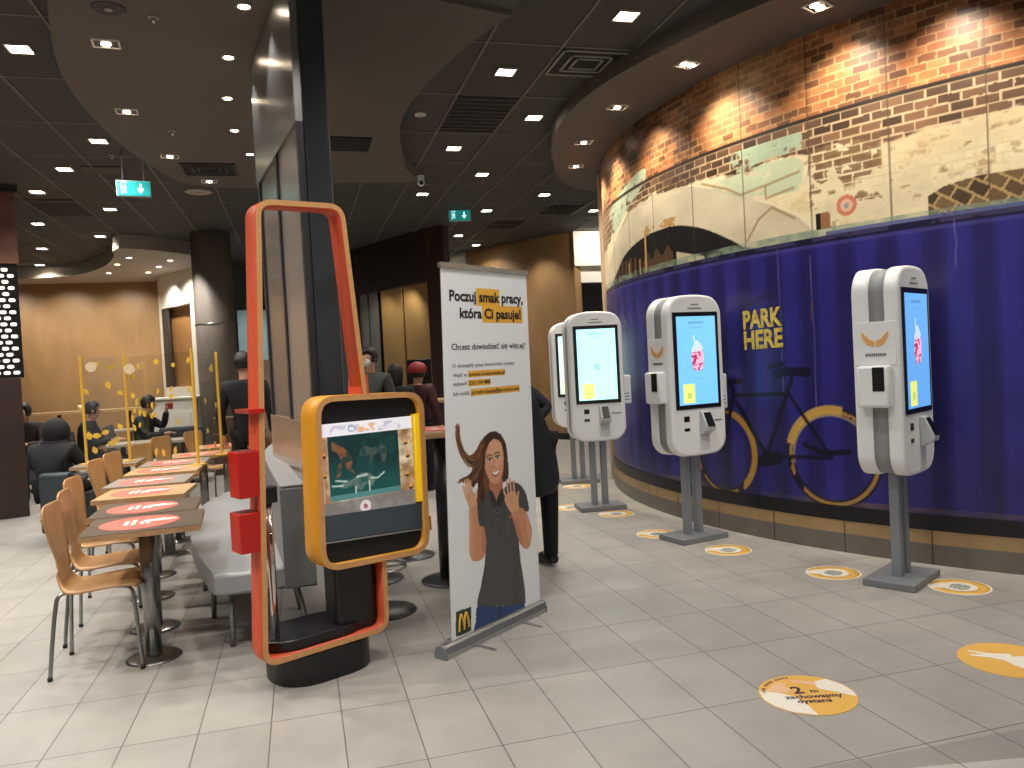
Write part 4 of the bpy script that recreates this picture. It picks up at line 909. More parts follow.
jp = [(.272, .192), (.25, .12), (.238, .05), (.5, .0), (.812, .02), (.80, .06), (.79, .09), (.62, .12), (.44, .155)]
SP(jp, '#27406f'); Pb.fill(Pb.spoly(jp, 5) * np.clip((nb - .5) * 6, 0, 1), '#3d5c8f', .6); Pb.fill(Pb.stroke([(.5, .14), (.51, .06)], .006), '#1a2b4e')
Pb.fill(Pb.poly([(.048, .212), (.041, .08), (.197, .075), (.205, .207)]), '#1f3a2a')
bannm = attr_mat('banner_print', .38)
def bmap(u, v):
    l = .05 + .075 * v / 2.06; r_ = .855 + .03 * v / 2.06; return np.stack([l + u * (r_ - l), np.full_like(u, -.002) + 0 * v, v], -1)
sheet = Pb.mesh('printed_sheet', bmap, bannm, bb)
MB().prism([(bL(.07), .07), (bR(.07), .07), (bR(2.045), 2.045), (bL(2.045), 2.045)], -.0012, .0008, 'y').build('sheet_backing', mat('sheet_backing', '#b9babb', .6), bb)
inkm = mat('black_ink', '#171717', .5); greyink = mat('grey_ink', '#5d5d5f', .6); goldink = mat('logo_gold', '#e5b64a', .4); brownink = mat('brown_ink', '#4d3812', .5)
def btext(body, u0, u1, z, hgt, m, asc=.72, offset=0.):
    l = bL(z); wd = bR(z) - l
    o = text_mesh(body, 1, m, sheet, (0, 0, 0), (0, 0, 0), 'lettering', offset=offset); me = o.data
    xs = [v.co.x for v in me.vertices]; x0, x1 = min(xs), max(xs)
    for v in me.vertices:
        zz = z + v.co.y / asc * hgt; uq = u0 + (v.co.x - x0) / (x1 - x0) * (u1 - u0)
        v.co = Vector((bL(zz) + uq * (bR(zz) - bL(zz)), -.0035 + (v.co.z > 0) * .0006, zz))
def bold(body, u0, u1, z, hgt, m, dx=.004, bo_=.012):
    btext(body, u0, u1, z, hgt, m, offset=bo_)
bold('Poczuj smak pracy,', .081, .938, 1.868, .058, inkm, .006, .03)
bold('która Ci pasuje!', .186, .905, 1.776, .056, inkm, .006, .03)
bold('Chcesz dowiedzieć się więcej?', .088, .943, 1.603, .034, mat('dark_ink', '#1c1c1c', .5), 0, .006)
btext('O szczegóły pytaj kierownika zmiany', .09, .80, 1.508, .02, greyink)
btext('Wejdź na', .091, .24, 1.457, .02, greyink); bold('praca.mcdonalds.pl', .268, .672, 1.457, .02, brownink, .003)
btext('zadzwoń', .091, .238, 1.41, .02, greyink); bold('222 104 888', .262, .498, 1.41, .02, brownink, .003)
btext('lub wyślij', .091, .26, 1.357, .02, greyink); bold('pl.rekrutacja@pl.mcd.com', .286, .845, 1.357, .02, brownink, .003)
# logo arches
m = MB()
for s_ in (0, 1):
    xa = .075 + s_ * .05; arch = catmull([(xa, .10), (xa + .006, .155), (xa + .022, .187), (xa + .04, .155), (xa + .05, .105 if s_ else .12)], 6)
    m.tube([(bL(z) + u_ * (bR(z) - bL(z)), -.004, z) for u_, z in arch], .0065, 6)
m.build('logo_arches', goldink, sheet)

# ------------------------------------------------------------------ self-order kiosks
def make_kiosk(style, disp, rightbox):
    e = empty('self_order_kiosk', (0, 0, 0)); W, D, Z0, Z1 = .555, .28, .71, 1.955
    shell = rrect(-W / 2, W / 2, Z0, Z1, .125, 10)
    # slightly arched top
    arch = lambda P_: [(x, z + (.035 if z > 1.33 else -.014) * (1 - (x / (W / 2)) ** 2) * min(1, max(0, abs(z - 1.33) / .3))) for x, z in P_]
    def dens(P_):
        o = []
        for i in range(len(P_)):
            a, b = P_[i], P_[(i + 1) % len(P_)]; k = max(1, int(math.hypot(b[0] - a[0], b[1] - a[1]) / .03))
            for j in range(k): o.append((a[0] + (b[0] - a[0]) * j / k, a[1] + (b[1] - a[1]) * j / k))
        return o
    sh = []
    for q_ in arch(dens(shell)):
        if not sh or math.dist(q_, sh[-1]) > .004: sh.append(q_)
    if math.dist(sh[0], sh[-1]) < .004: sh.pop()
    def shell_mesh(y0, y1, r_):
        m = MB(); rows = []
        for y_, t in ((y0, r_), (y0 + .12 * r_, .5 * r_), (y0 + .45 * r_, .12 * r_), (y0 + r_, 0), (y1 - r_, 0), (y1 - .45 * r_, .12 * r_), (y1 - .12 * r_, .5 * r_), (y1, r_)):
            rows.append([(x * (1 - t / (W / 2)), y_, 1.335 + (z - 1.335) * (1 - t / .63)) for x, z in sh])
        m.grid(rows, close=True); k = len(sh); m.bm.verts.ensure_lookup_table()
        m._new([m.bm.faces.new([m.bm.verts[i] for i in range(k)]), m.bm.faces.new([m.bm.verts[7 * k + i] for i in range(k)])]); return m
    shell_mesh(-D / 2, -D / 2 + .09, .02).build('front_shell', white, e)
    shell_mesh(D / 2 - .11, D / 2, .02).build('rear_shell', white, e)
    MB().prism([(x * .975, 1.34 + (z - 1.34) * .985) for x, z in sh], -D / 2 + .085, D / 2 - .105, 'y', True).build('core', mat('kiosk_core', '#8a8c8e', .5), e)
    sx0, sx1, sz0, sz1 = -.23, .23, 1.075, 1.85
    bz = MB().box(sx0, sx1, -D / 2 - .008, -D / 2 + .01, sz0, sz1, .004).build('screen', black, e)
    a, b, c, d = sx0 + .032, sx1 - .032, sz0 + .035, sz1 - .035
    P_ = Paint(a, b, c, d, .004, disp); U, V = P_.U, P_.V; n_ = fbm(P_.w, P_.h, 30, 30, 21, 3); n4 = fbm(P_.w, P_.h, 4, 4, 22, 2)
    P_.fill(np.clip((V - c) / (d - c), 0, 1), '#8cccf6', .2)
    cx = (a + b) / 2
    def words(z, w_, h_, col, al=.7): P_.fill(((np.abs(U - cx) < w_) & (np.abs(V - z) < h_)) * (np.sin(U * 420 + z * 90) > -.2), col, al)
    words(d - .05, .08, .009, '#3b4a60')
    if style == 'cup':
        words(d - .09, .06, .004, '#5b7aa0', .5); words(d - .14, .1, .003, '#6b9ab8', .4)
        P_.fill(P_.spoly([(cx - .055, 1.53), (cx + .055, 1.545), (cx + .048, 1.40), (cx - .04, 1.39)], 4), '#e9a9c4'); P_.fill(P_.spoly([(cx - .055, 1.53), (cx + .055, 1.545), (cx + .048, 1.40), (cx - .04, 1.39)], 4) * (n4 > .52), '#9c2b50', .9)
        P_.fill(P_.spoly([(cx - .055, 1.53), (cx - .03, 1.59), (cx, 1.62), (cx + .04, 1.59), (cx + .055, 1.545)], 4), '#cfd6e8', .8); P_.fill(P_.stroke([(cx - .02, 1.6), (cx - .03, 1.66)], .004), '#e8eef4')
        words(1.32, .05, .005, '#4d7088', .4)
    else:
        words(d - .085, .07, .010, '#9a6a78', .6); words(d - .13, .05, .009, '#d8607a', .6); words(1.44, .02, .014, '#60707a', .7); P_.fill(P_.ell(cx, 1.44, .026, .03) * (1 - P_.ell(cx, 1.44, .018, .021)), '#55707c', .7); words(1.36, .03, .006, '#6a8a94', .5)
    P_.fill(((U > a + .04) & (U < a + .16) & (V > c + .015) & (V < c + .165)).astype(float), '#d6dc7a'); P_.fill(((U > a + .08) & (U < a + .125) & (V > c + .05) & (V < c + .10)).astype(float), '#9fb45a', .7)
    P_.mesh('display', lambda u, v: np.stack([u, np.full_like(u, -D / 2 - .0095), v], -1), SCRM[style], bz)
    MB().box(-.155, -.155 + .055, -D / 2 - .003, -D / 2 + .004, .975, 1.02, .002).build('card_reader', black, e)
    MB().box(-.155, -.10, -D / 2 - .003, -D / 2 + .004, .90, .925, .002).build('scanner', black, e)
    # payment terminal on a sloping cradle
    tm = MB(); tm.prism([(-D / 2, .86), (-D / 2, 1.05), (-D / 2 - .03, 1.05), (-D / 2 - .085, .93), (-D / 2 - .08, .90)], .0, .10, 'x', bev=.006)
    t_ = tm.build('payment_terminal', mat('terminal_grey', '#b9bcbf', .4), e)
    tk = MB(); tk.prism([(-D / 2 - .032, 1.04), (-D / 2 - .037, 1.042), (-D / 2 - .09, .935), (-D / 2 - .085, .93)], .015, .085, 'x'); kp = tk.build('keypad', black, t_)
    tk = MB(); tk.prism([(-D / 2 - .039, 1.028), (-D / 2 - .042, 1.03), (-D / 2 - .060, .993), (-D / 2 - .057, .991)], .025, .075, 'x'); tk.build('small_display', mat('terminal_screen', '#bcd4dc', .3), t_)
    MB().box(.13, .23, -D / 2 - .003, -D / 2 + .004, .965, .975).build('receipt_slot', kgrey, e)
    MB().box(.0, .10, -D / 2 - .002, -D / 2 + .003, .74, .86, .002).build('service_flap', mat('flap_grey', '#d5d6d6', .4), e)
    m = MB()
    for x0_, x1_, z in ((-.07, .07, 1.875), (-.04, .04, 1.905)): m.box(x0_, x1_, -D / 2 - .002, -D / 2 + .002, z, z + .010)
    m.build('top_marking', mat('marking_grey', '#8c8e90', .5), e)
    for s_, t2 in ((-.056, 0), (.056, 0)): MB().box(s_ - .028, s_ + .028, -.03, .03, .04, Z0 + .05, .004).build('pole', steel_k, e)
    MB().box(-.235, .235, -.155, .155, 0, .045, .004).build('base_plate', kgrey, e)
    # hand sanitiser dispenser and disinfection mark on the left flank
    if style == 'cup':
        ds = MB().box(-W / 2 - .075, -W / 2 + .01, -.095, .095, 1.13, 1.385, .018).build('sanitiser_dispenser', white, e)
        MB().box(-W / 2 - .079, -W / 2 - .07, -.07, .0, 1.23, 1.375, .003).build('sensor_window', black, ds)
        MB().box(-W / 2 - .004, -W / 2 + .01, -.12, .12, 1.385, 1.65, .002).build('sign_panel', white, e)
        m = MB(); m.use(mat('icon_orange', '#e8ab62', .5))
        for sgn in (-1, 1):
            m.prism([(sgn * a_ * .78, 1.54 + (b_ - 1.54) * .78) for a_, b_ in ((.006, 1.53), (.045, 1.545), (.07, 1.575), (.098, 1.605), (.105, 1.585), (.09, 1.545), (.06, 1.505), (.02, 1.485), (.006, 1.49))], -W / 2 - .007, -W / 2 - .003, 'x')
        m.build('hands_icon', None, e)
        m = MB()
        for k in range(10): m.box(-W / 2 - .006, -W / 2 - .003, -.06 + k * .0125, -.06 + k * .0125 + .008, 1.44, 1.458)
        m.build('small_lettering', greyink, e)
    if rightbox:
        rb = MB().box(W / 2 - .005, W / 2 + .085, -.08, .05, 1.05, 1.34, .012).build('side_dispenser', white, e)
        m = MB()
        for k in range(3): m.box(W / 2 + .01, W / 2 + .06, -.082, -.078, 1.09 + k * .03, 1.10 + k * .03)
        m.build('dispenser_slits', kgrey, rb)
    return e
steel_k = mat('kiosk_pole', '#8b9096', .45, .35)
SCRM = {'cup': attr_mat('kiosk_display_pink_cup', .25, emit=.75), 'text': attr_mat('kiosk_display_bright', .25, emit=1.0)}
K = [('cup', '#5f9de0', (3.63, 4.17), 29.5, False, 'white self-order kiosk nearest the right edge, seen almost side on'), ('cup', '#6fb6f2', (3.05, 5.83), 12, True, 'white self-order kiosk in the middle, left of PARK HERE lettering'),
     ('text', '#b0ecee', (2.87, 7.45), -6, True, 'white self-order kiosk right of the banner with bright pale screen'), ('text', '#c6ecd0', (3.28, 9.2), -10, False, 'farthest white self-order kiosk, half hidden behind another kiosk')]
for st, dc, (x, y), a, rb, l in K:
    o = make_kiosk(st, dc, rb); o.location = (x, y, 0); o.rotation_euler.z = R(a); tag(o, l, 'kiosk', 'self-order kiosks along the curved wall')

# ------------------------------------------------------------------ floor stickers
fy = mat('floor_sticker_yellow', '#e2b054', .45); fw = mat('floor_sticker_white', '#e9e2d2', .45); fp = mat('print_skin', '#e6b98f', .5)
def big_sticker(x, y, rz, r_, label, text):
    e = empty('floor_sticker', (x, y, 0), rz, label, 'floor sticker')
    MB().cyl(0, 0, .0005, .0016, r_, n=56).build('disc', fy, e)
    def inside(P_): return [(a, b) if math.hypot(a, b) < r_ * .985 else (a * r_ * .985 / math.hypot(a, b), b * r_ * .985 / math.hypot(a, b)) for a, b in P_]
    if text:
        MB().prism(inside([(-.2, .06), (-.12, .03), (-.06, -.02), (-.04, -.09), (-.03, -.2), (-.12, -.165), (-.18, -.1), (-.2, -.03)]), .0016, .0022).build('sleeve_print', fw, e)
        MB().prism(inside([(-.16, .05), (-.13, .09), (-.10, .13), (-.05, .12), (-.07, .09), (-.05, .05), (-.08, .02), (-.12, .03)]), .0022, .0026).build('hand_print', fp, e)
        MB().prism(inside([(.06, .12), (.14, .15), (.19, .08), (.205, 0), (.2, -.05), (.14, -.0), (.07, .05)]), .0016, .0022).build('sleeve_print', fw, e)
        MB().prism(inside([(.08, .12), (.03, .14), (-.03, .155), (-.02, .13), (.02, .11), (.07, .08)]), .0022, .0026).build('hand_print', fp, e)
        for body, s, px_, py_ in (('2', .1, -.055, .01), ('m', .05, .02, .012), ('zachowajmy', .05, -.105, -.04), ('dystans', .05, -.07, -.085)):
            text_mesh(body, s, mat('sticker_ink', '#33204a', .5), e, (px_, py_, .0024), (0, 0, 0), 'lettering', extrude=.0002, offset=.025 * s)
        m = MB()
        for k in range(16):
            a = R(168 - k * 4.6); c_ = Vector((math.cos(a), math.sin(a))) * (r_ - .022); t_ = Vector((-c_.y, c_.x)).normalized() * .004; n_ = c_.normalized() * .008
            if k % 6 == 4: continue
            m.prism([tuple(c_ - t_ - n_), tuple(c_ + t_ - n_), tuple(c_ + t_ + n_), tuple(c_ - t_ + n_)], .0016, .0022)
        m.build('rim_lettering', mat('sticker_ink', '#33204a'), e)
    else:
        MB().prism(inside([(-.03, .0), (.05, .04), (.12, .03), (.2, .0), (.15, -.12), (.07, -.2), (.0, -.21), (.02, -.14), (-.02, -.06)]), .0016, .0022).build('sleeve_print', fw, e)
        MB().prism(inside([(-.03, -.01), (.03, .03), (.03, .07), (-.02, .075), (-.06, .085), (-.13, .13), (-.14, .115), (-.08, .07), (-.15, .075), (-.15, .058), (-.08, .03)]), .0022, .0026).build('hand_print', fw, e)
    return e
big_sticker(2.06, 2.96, R(-15), .205, 'big yellow round floor sticker reading 2 m with two hands', True)
big_sticker(3.14, 2.93, R(-20), .22, 'big yellow round floor sticker with a white hand at the right edge', False)
def small_sticker(x, y, label, r_=.175):
    e = empty('floor_sticker', (x, y, 0), R(-20), label, 'floor sticker', 'small ring floor stickers before the kiosks')
    MB().cyl(0, 0, .0005, .0012, r_, n=48).build('disc', fw, e)
    n = 48; m = MB(); m.grid([[(q * math.cos(2 * PI * k / n), q * math.sin(2 * PI * k / n), z) for k in range(n)] for q, z in ((r_ * .93, .0012), (r_ * .93, .0018), (r_ * .56, .0018), (r_ * .56, .0012))], close=True)
    m.build('yellow_ring', fy, e)
    MB().prism([(-.165, .0), (-.155, .05), (-.11, .08), (-.06, .09), (-.04, .04), (-.06, .0), (-.1, -.02)], .0018, .0022).build('hand_print', fw, e)
    m = MB()
    for k, (w_, y_) in enumerate(((.03, .045), (.055, .02), (.06, -.005), (.05, -.03), (.03, -.055))):
        m.box(-w_, w_, y_ - .007, y_ + .007, .0012, .0016)
    m.build('lettering', mat('teal_ink', '#3f5a55', .5), e)
for x, y, l in ((3.83, 3.92, 'small ringed floor sticker right of the nearest kiosk base'), (3.37, 4.5, 'small ringed floor sticker just left of the nearest kiosk base'), (3.09, 5.36, 'small ringed floor sticker right of the middle kiosk base'),
                (2.86, 6.12, 'small ringed floor sticker behind left of the middle kiosk base'), (2.90, 7.10, 'small ringed floor sticker in front of the bright screened kiosk'), (2.62, 7.65, 'small floor sticker left of the bright screened kiosk base'), (3.15, 8.9, 'small ringed floor sticker before the farthest kiosk')):
    small_sticker(x, y, l)

# ------------------------------------------------------------------ high table and stools behind the display
ht = empty('high_table', (.97, 5.5, 0), R(5), 'high table with thick dark column leg left of the banner', 'table')
MB().box(-.22, .3, -.3, .3, 1.04, 1.08, .004).build('tabletop', lightwood, ht)
MB().cyl(0, 0, .012, 1.04, .088, n=32).build('pedestal', darksteel, ht)
m = MB(); n = 40; m.grid([[(q * math.cos(2 * PI * k / n), q * math.sin(2 * PI * k / n), z) for k in range(n)] for q, z in ((.001, .02), (.09, .02), (.22, .008), (.225, 0), (.001, 0))], close=True).build('base', darksteel, ht)
s_ = copy_tree(sticker0); s_.location = (.95, 5.5, 1.0806); tag(s_, 'round red distancing sticker on the high table beside the banner', 'sticker', 'red stickers on the tables')
def stool(x, y, label, sh=.78):
    e = empty('bar_stool', (x, y, 0), 0, label, 'stool', 'bar stools behind the toy display')
    m = MB(); n = 36; m.grid([[(q * math.cos(2 * PI * k / n), q * math.sin(2 * PI * k / n), z) for k in range(n)] for q, z in ((.001, .022), (.04, .022), (.2, .008), (.205, 0), (.001, 0))], close=True).build('base', darksteel, e)
    MB().cyl(0, 0, .02, sh - .02, .027).build('pole', darksteel, e)
    m = MB(); pts = [(.15 * math.cos(2 * PI * k / 24), .15 * math.sin(2 * PI * k / 24), .28) for k in range(25)]; m.tube(pts, .009, 8); m.tube([(-.15, 0, .28), (.15, 0, .28)], .008, 8); m.build('footrest', chrome, e)
    m = MB(); m.grid([[(q * math.cos(2 * PI * k / n), q * math.sin(2 * PI * k / n), z) for k in range(n)] for q, z in ((.001, sh - .03), (.17, sh - .03), (.185, sh), (.17, sh + .03), (.001, sh + .035))], close=True).build('seat', blackm, e)
stool(.43, 4.96, 'chrome bar stool foot showing right of the orange loop'); stool(.78, 6.35, 'bar stool farther back, between orange loop and high table', .72); stool(.45, 5.75, 'dark bar stool behind the yellow screen ring', .72)

# ------------------------------------------------------------------ ceiling fittings
def sign(x, y, z, wd, label, arrow_left=False):
    e = empty('exit_sign', (x, y, z), R(-8 if x > 0 else 8), label, 'exit sign', None); hh = wd * .5
    MB().box(-wd / 2, wd / 2, -.02, .02, 0, hh, .004).build('housing', mat('sign_housing', '#9fb7b5', .5), e)
    MB().box(-wd / 2 + .008, wd / 2 - .008, -.026, -.02, .008, hh - .008).build('sign_face', mat('sign_teal', '#168c8c', .4, emit='#1fa3a3', estr=.3), e)
    wm = mat('sign_white', '#e8fffb', .4, emit='#d8fff8', estr=.9); m = MB(); s = wd
    # running figure in a doorway
    X = -.27 * s; m.prism([(X - .09 * s, .06 * s), (X - .07 * s, .06 * s), (X - .07 * s, .42 * s), (X + .09 * s, .42 * s), (X + .09 * s, .44 * s), (X - .09 * s, .44 * s)], -.030, -.026, 'y')
    m.ball((X + .03 * s, -.028, .36 * s), .022 * s, 1, .15, 1, 1)
    m.prism([(X - .02 * s, .32 * s), (X + .03 * s, .33 * s), (X + .07 * s, .25 * s), (X + .05 * s, .24 * s), (X + .025 * s, .28 * s), (X + .01 * s, .22 * s), (X + .06 * s, .18 * s), (X + .055 * s, .09 * s), (X + .035 * s, .09 * s), (X + .035 * s, .16 * s), (X - .01 * s, .18 * s), (X - .03 * s, .11 * s), (X - .06 * s, .11 * s), (X - .06 * s, .13 * s), (X - .04 * s, .14 * s), (X - .015 * s, .23 * s), (X - .02 * s, .28 * s), (X - .045 * s, .25 * s), (X - .055 * s, .265 * s)], -.030, -.026, 'y')
    m.build('running_figure', wm, e)
    X = .2 * s; MB().prism([(X - .025 * s, .40 * s), (X + .025 * s, .40 * s), (X + .025 * s, .22 * s), (X + .09 * s, .27 * s), (X + .09 * s, .21 * s), (X, .09 * s), (X - .09 * s, .21 * s), (X - .09 * s, .27 * s), (X - .025 * s, .22 * s)], -.030, -.026, 'y').build('arrow', wm, e)
    for q in (-.3, .3): MB().cyl(q * wd, 0, hh, CEIL - z - .0005, .005, n=8).build('hanger', lamprim, e)
sign(-1.56, 9.0, 3.47, .33, 'green running-man exit sign hanging in the left ceiling'); sign(2.54, 12.0, 3.77, .34, 'green running-man exit sign above the banner')
def vent(x, y, wd, dp, label, kind, z=CEIL):
    e = empty('ceiling_vent', (x, y, z), 0, label, 'vent'); d_ = -.006
    if kind == 'square':
        m = MB()
        for k in (0, 1.6, 2.6):
            a, b = wd / 2 * (1 - k * .22), dp / 2 * (1 - k * .22)
            m.box(-a, a, -b, -b + .018, d_ - .01, 0); m.box(-a, a, b - .018, b, d_ - .01, 0); m.box(-a, -a + .018, -b, b, d_ - .01, 0); m.box(a - .018, a, -b, b, d_ - .01, 0)
        m.build('louvre_rings', mat('vent_frame', '#8d867c', .5) if 'white' in label else mat('vent_brown', '#3c342d', .6), e)
    else:
        m = MB()
        for k in range(10): y_ = -dp / 2 + dp * (k + .5) / 10; m.box(-wd / 2, wd / 2, y_ - .012, y_ + .012, d_ - .006, d_ + .004)
        m.build('slats', mat('vent_slat', '#1d1b19', .5), e)
    MB().box(-wd / 2, wd / 2, -dp / 2, dp / 2, -.006, -.001).build('backing', mat('vent_back', '#0b0a0a', .8), e)
vent(2.42, 6.1, .56, .52, 'square white framed ceiling diffuser right of the nearest banner light', 'square'); vent(1.81, 7.52, .58, 1.1, 'black slatted grille in the tiled ceiling above the banner', 'slat')
vent(.58, 8.12, .5, .5, 'square dark grille in the drop ceiling right of the post', 'slat', DROP); vent(-.82, 9.2, .56, .5, 'square diffuser in the brown drop ceiling left of the steel panel', 'square', DROP)
vent(-2.99, 11.9, .58, 1.1, 'black panel vent left of the left exit sign', 'slat'); vent(4.2, 12.0, .58, .6, 'square diffuser near the left end of the curved wall', 'square'); vent(3.6, 13.3, .58, .6, 'square diffuser right of the right exit sign', 'square')
vent(-2.0, 9.8, .4, .3, 'small dark air inlet above the left exit sign', 'slat')
def roundthing(name, x, y, z, r_, label, cat, m_, hh=.02):
    e = empty(name, (x, y, z), 0, label, cat); MB().cyl(0, 0, -hh, 0, r_ * .9, r_, n=32).build('cover', m_, e); MB().cyl(0, 0, -hh - .006, -hh, r_ * .25, n=20).build('centre', lamprim, e)
roundthing('ceiling_speaker', -1.0, 5.32, DROP, .1, 'round brown speaker grille at the top left of the drop ceiling', 'speaker', mat('speaker_brown', '#3d352f', .7), .006)
roundthing('smoke_detector', 1.27 * .99, 7.5, CEIL, .06, 'round pale smoke detector left of the black ceiling grille', 'smoke detector', mat('detector', '#b8b4ac', .5))
for x, y, z, l in ((-.76, 5.41, DROP, 'small sprinkler head beside the round speaker grille'), (-1.0, 7.83, DROP, 'small sprinkler head between two gimbal spotlights'), (2.95, 8.6, CEIL, 'small sprinkler head before the curved soffit'), (-1.79, 9.2, CEIL, 'small sprinkler head just above the left exit sign')):
    e = empty('sprinkler', (x, y, z), 0, l, 'sprinkler'); MB().cyl(0, 0, -.006, 0, .035, n=20).build('rosette', lamprim, e); MB().cyl(0, 0, -.035, -.006, .01, .016, n=12).build('nozzle', chrome, e)
e = empty('security_camera', (1.62, 9.9, CEIL), 0, 'small white dome camera on the ceiling left of the right exit sign', 'camera'); MB().box(-.04, .04, -.04, .04, -.06, 0, .006).build('bracket', white, e); MB().ball((0, 0, -.09), .05).build('dome', white, e); MB().ball((0, -.03, -.1), .028).build('lens', black, e)
roundthing('ceiling_speaker', -1.12, 10.9, CEIL, .17, 'round pale ceiling speaker above the orange loop', 'speaker', mat('speaker_pale', '#9a958b', .5), .01)
for i, (x, y) in enumerate(((-2.75, 15.0), (-3.1, 15.8), (-2.14, 15.4), (-2.46, 16.2), (-2.78, 17.0), (-3.5, 17.0))):
    e = empty('ceiling_spotlight', (x, y, 3.72), 0, ('nearest left', 'left of the second row', 'nearest right', 'right of the second row', 'right of the back row', 'left of the back row')[i] + ' small round spotlight in the far curved drop ceiling', 'ceiling spotlight', 'spotlights in the far drop ceiling')
    MB().cyl(0, 0, -.005, 0, .06, n=16).build('lamp_ring', lamprim, e); MB().cyl(0, 0, -.01, -.005, .045, n=16).build('lens', mat('dim_lens', '#ffffff', .5, emit='#ffe9c8', estr=5), e)
for i, (x, y) in enumerate(((-5.1, 17.9), (-4.0, 18.0), (-2.95, 18.0))):
    pass

# ------------------------------------------------------------------ people
def skinned(name, nodes, edges, root, m, parent=None, sub=2):
    """nodes: {key: (co, r)}; one continuous surface grown over a skeleton"""
    ks = list(nodes); me = bpy.data.meshes.new(name); me.from_pydata([nodes[k][0] for k in ks], [(ks.index(a), ks.index(b)) for a, b in edges], [])
    o = bpy.data.objects.new(name, me); COL.objects.link(o)
    md = o.modifiers.new('s', 'SKIN'); md.use_smooth_shade = True
    for i, k in enumerate(ks):
        sv = me.skin_vertices[0].data[i]; r_ = nodes[k][1]; sv.radius = (r_, r_) if not isinstance(r_, tuple) else r_; sv.use_root = (k == root)
    if sub: ss = o.modifiers.new('b', 'SUBSURF'); ss.levels = ss.render_levels = sub
    dg = bpy.context.evaluated_depsgraph_get(); nm = bpy.data.meshes.new_from_object(o.evaluated_get(dg)); bpy.data.objects.remove(o)
    nm.materials.clear(); nm.materials.append(m)
    for p in nm.polygons: p.use_smooth = True
    q = bpy.data.objects.new(name, nm); COL.objects.link(q)
    if parent: q.parent = parent
    return q
def person(loc, rz, label, J, top, trousers, hair=hairm, shoes=black, hairlong=0., cap=None, coat=False, maskm=None, sleeves=True, hood=False):
    """J: joints in local space, facing -y. keys pel, wai, che, nek, hed, shL.. elL.. haL.. hiL.. knL.. anL.. toL.."""
    e = empty('person', loc, rz, label, 'person'); V3 = lambda k: Vector(J[k])
    hd = V3('hed'); nd = {}; ed = []
    def N(k, r_, co=None): nd[k] = (tuple(co if co is not None else J[k]), r_)
    N('pel', .085); N('wai', .08); N('che', .095); N('nek', .05); N('hd0', .062, hd + Vector((0, 0, -.075))); N('hd1', .082, hd); N('hd2', .07, hd + Vector((0, .005, .07)))
    ed += [('pel', 'wai'), ('wai', 'che'), ('che', 'nek'), ('nek', 'hd0'), ('hd0', 'hd1'), ('hd1', 'hd2')]
    for s in 'LR':
        N('sh' + s, .044); N('el' + s, .034); N('ha' + s, .024); hnd = V3('ha' + s); d = (hnd - V3('el' + s)).normalized(); side = d.orthogonal().normalized(); N('pm' + s, .03, hnd + d * .06)
        ed += [('che', 'sh' + s), ('sh' + s, 'el' + s), ('el' + s, 'ha' + s), ('ha' + s, 'pm' + s)]
        N('hi' + s, .085); N('kn' + s, .055); N('an' + s, .036); N('to' + s, .034)
        ed += [('pel', 'hi' + s), ('hi' + s, 'kn' + s), ('kn' + s, 'an' + s), ('an' + s, 'to' + s)]
    body = skinned('body', nd, ed, 'pel', skin, e, 2)
    # fingers and face features join the body mesh
    bm = bmesh.new(); bm.from_mesh(body.data); mb = MB(); mb.bm.free(); mb.bm = bm
    for s in 'LR':
        hnd = V3('ha' + s); d = (hnd - V3('el' + s)).normalized(); sd = d.cross(Vector((0, 0, 1))); sd = sd.normalized() if sd.length > .1 else Vector((1, 0, 0)); up = sd.cross(d)
        p = hnd + d * .07
        for k, (l_, o_) in enumerate(((.06, -.028), (.072, -.010), (.068, .009), (.052, .026))):
            a = p + sd * o_; mb.tube([a, a + d * l_ * .5 + up * -.008, a + d * l_ * .85 + up * -.025], [.0095, .009, .006], 6)
        a = hnd + d * .03 + sd * -.025; mb.tube([a, a + sd * -.025 + d * .025, a + sd * -.03 + d * .055], [.011, .01, .007], 6)
    mb.ball(hd + Vector((0, -.09, -.005)), .017, .8, 1, 1.5, 1)
    for q in (-1, 1):
        mb.ball(hd + Vector((q * .083, .0, -.0)), .026, .45, .8, 1.25, 1); mb.ball(hd + Vector((q * .032, -.076, .02)), .012, 1.1, .7, .7, 1)
    mb.ball(hd + Vector((0, -.08, -.05)), .02, 1.2, .5, .4, 1)
    for f_ in bm.faces: f_.smooth = True
    bm.to_mesh(body.data); bm.free()
    # hair
    m = MB(); m.ball(hd + Vector((0, .018, .03)), .108, .90, 1.0, 1.08, 4)
    for v in m.bm.verts:
        rel = v.co - hd
        if rel.y < -.045 and rel.z < .075: v.co.y = hd.y - .045
        if rel.z < -.04 and not hairlong: v.co.z = hd.z - .04
        if hairlong and rel.z < .0 and rel.y > -.03: v.co.z -= hairlong * (-rel.z) * 10
        v.co += (v.co - hd).normalized() * (noise.noise(v.co * 18) * .010 + noise.noise(v.co * 60) * .005)
    m.build('hair', hair, e)
    if hood: MB().ball(hd + Vector((0, .03, .01)), .135, .95, 1.0, 1.1, 3).ball(hd + Vector((0, .05, -.12)), .13, 1.1, .9, .7, 3).build('hood', top, e)
    if cap: MB().ball(hd + Vector((0, .01, .06)), .122, .95, 1.05, .8, 3).build('cap', cap, e)
    if maskm: MB().ball(hd + Vector((0, -.062, -.045)), .055, 1.1, .7, .9, 2).build('face_mask', maskm, e)
    # clothing
    t = {}; te = []
    pelz = V3('pel'); hem = .15 if not coat else .42
    T = lambda k, r_, co=None: t.__setitem__(k, (tuple(co if co is not None else J[k]), r_))
    down = (V3('knL') + V3('knR')) / 2 - pelz; seated = down.z > -.2
    T('che', .16); T('wai', .14); T('pel', .135 if not coat else .17); T('nk', .066, V3('nek') + Vector((0, 0, .0)))
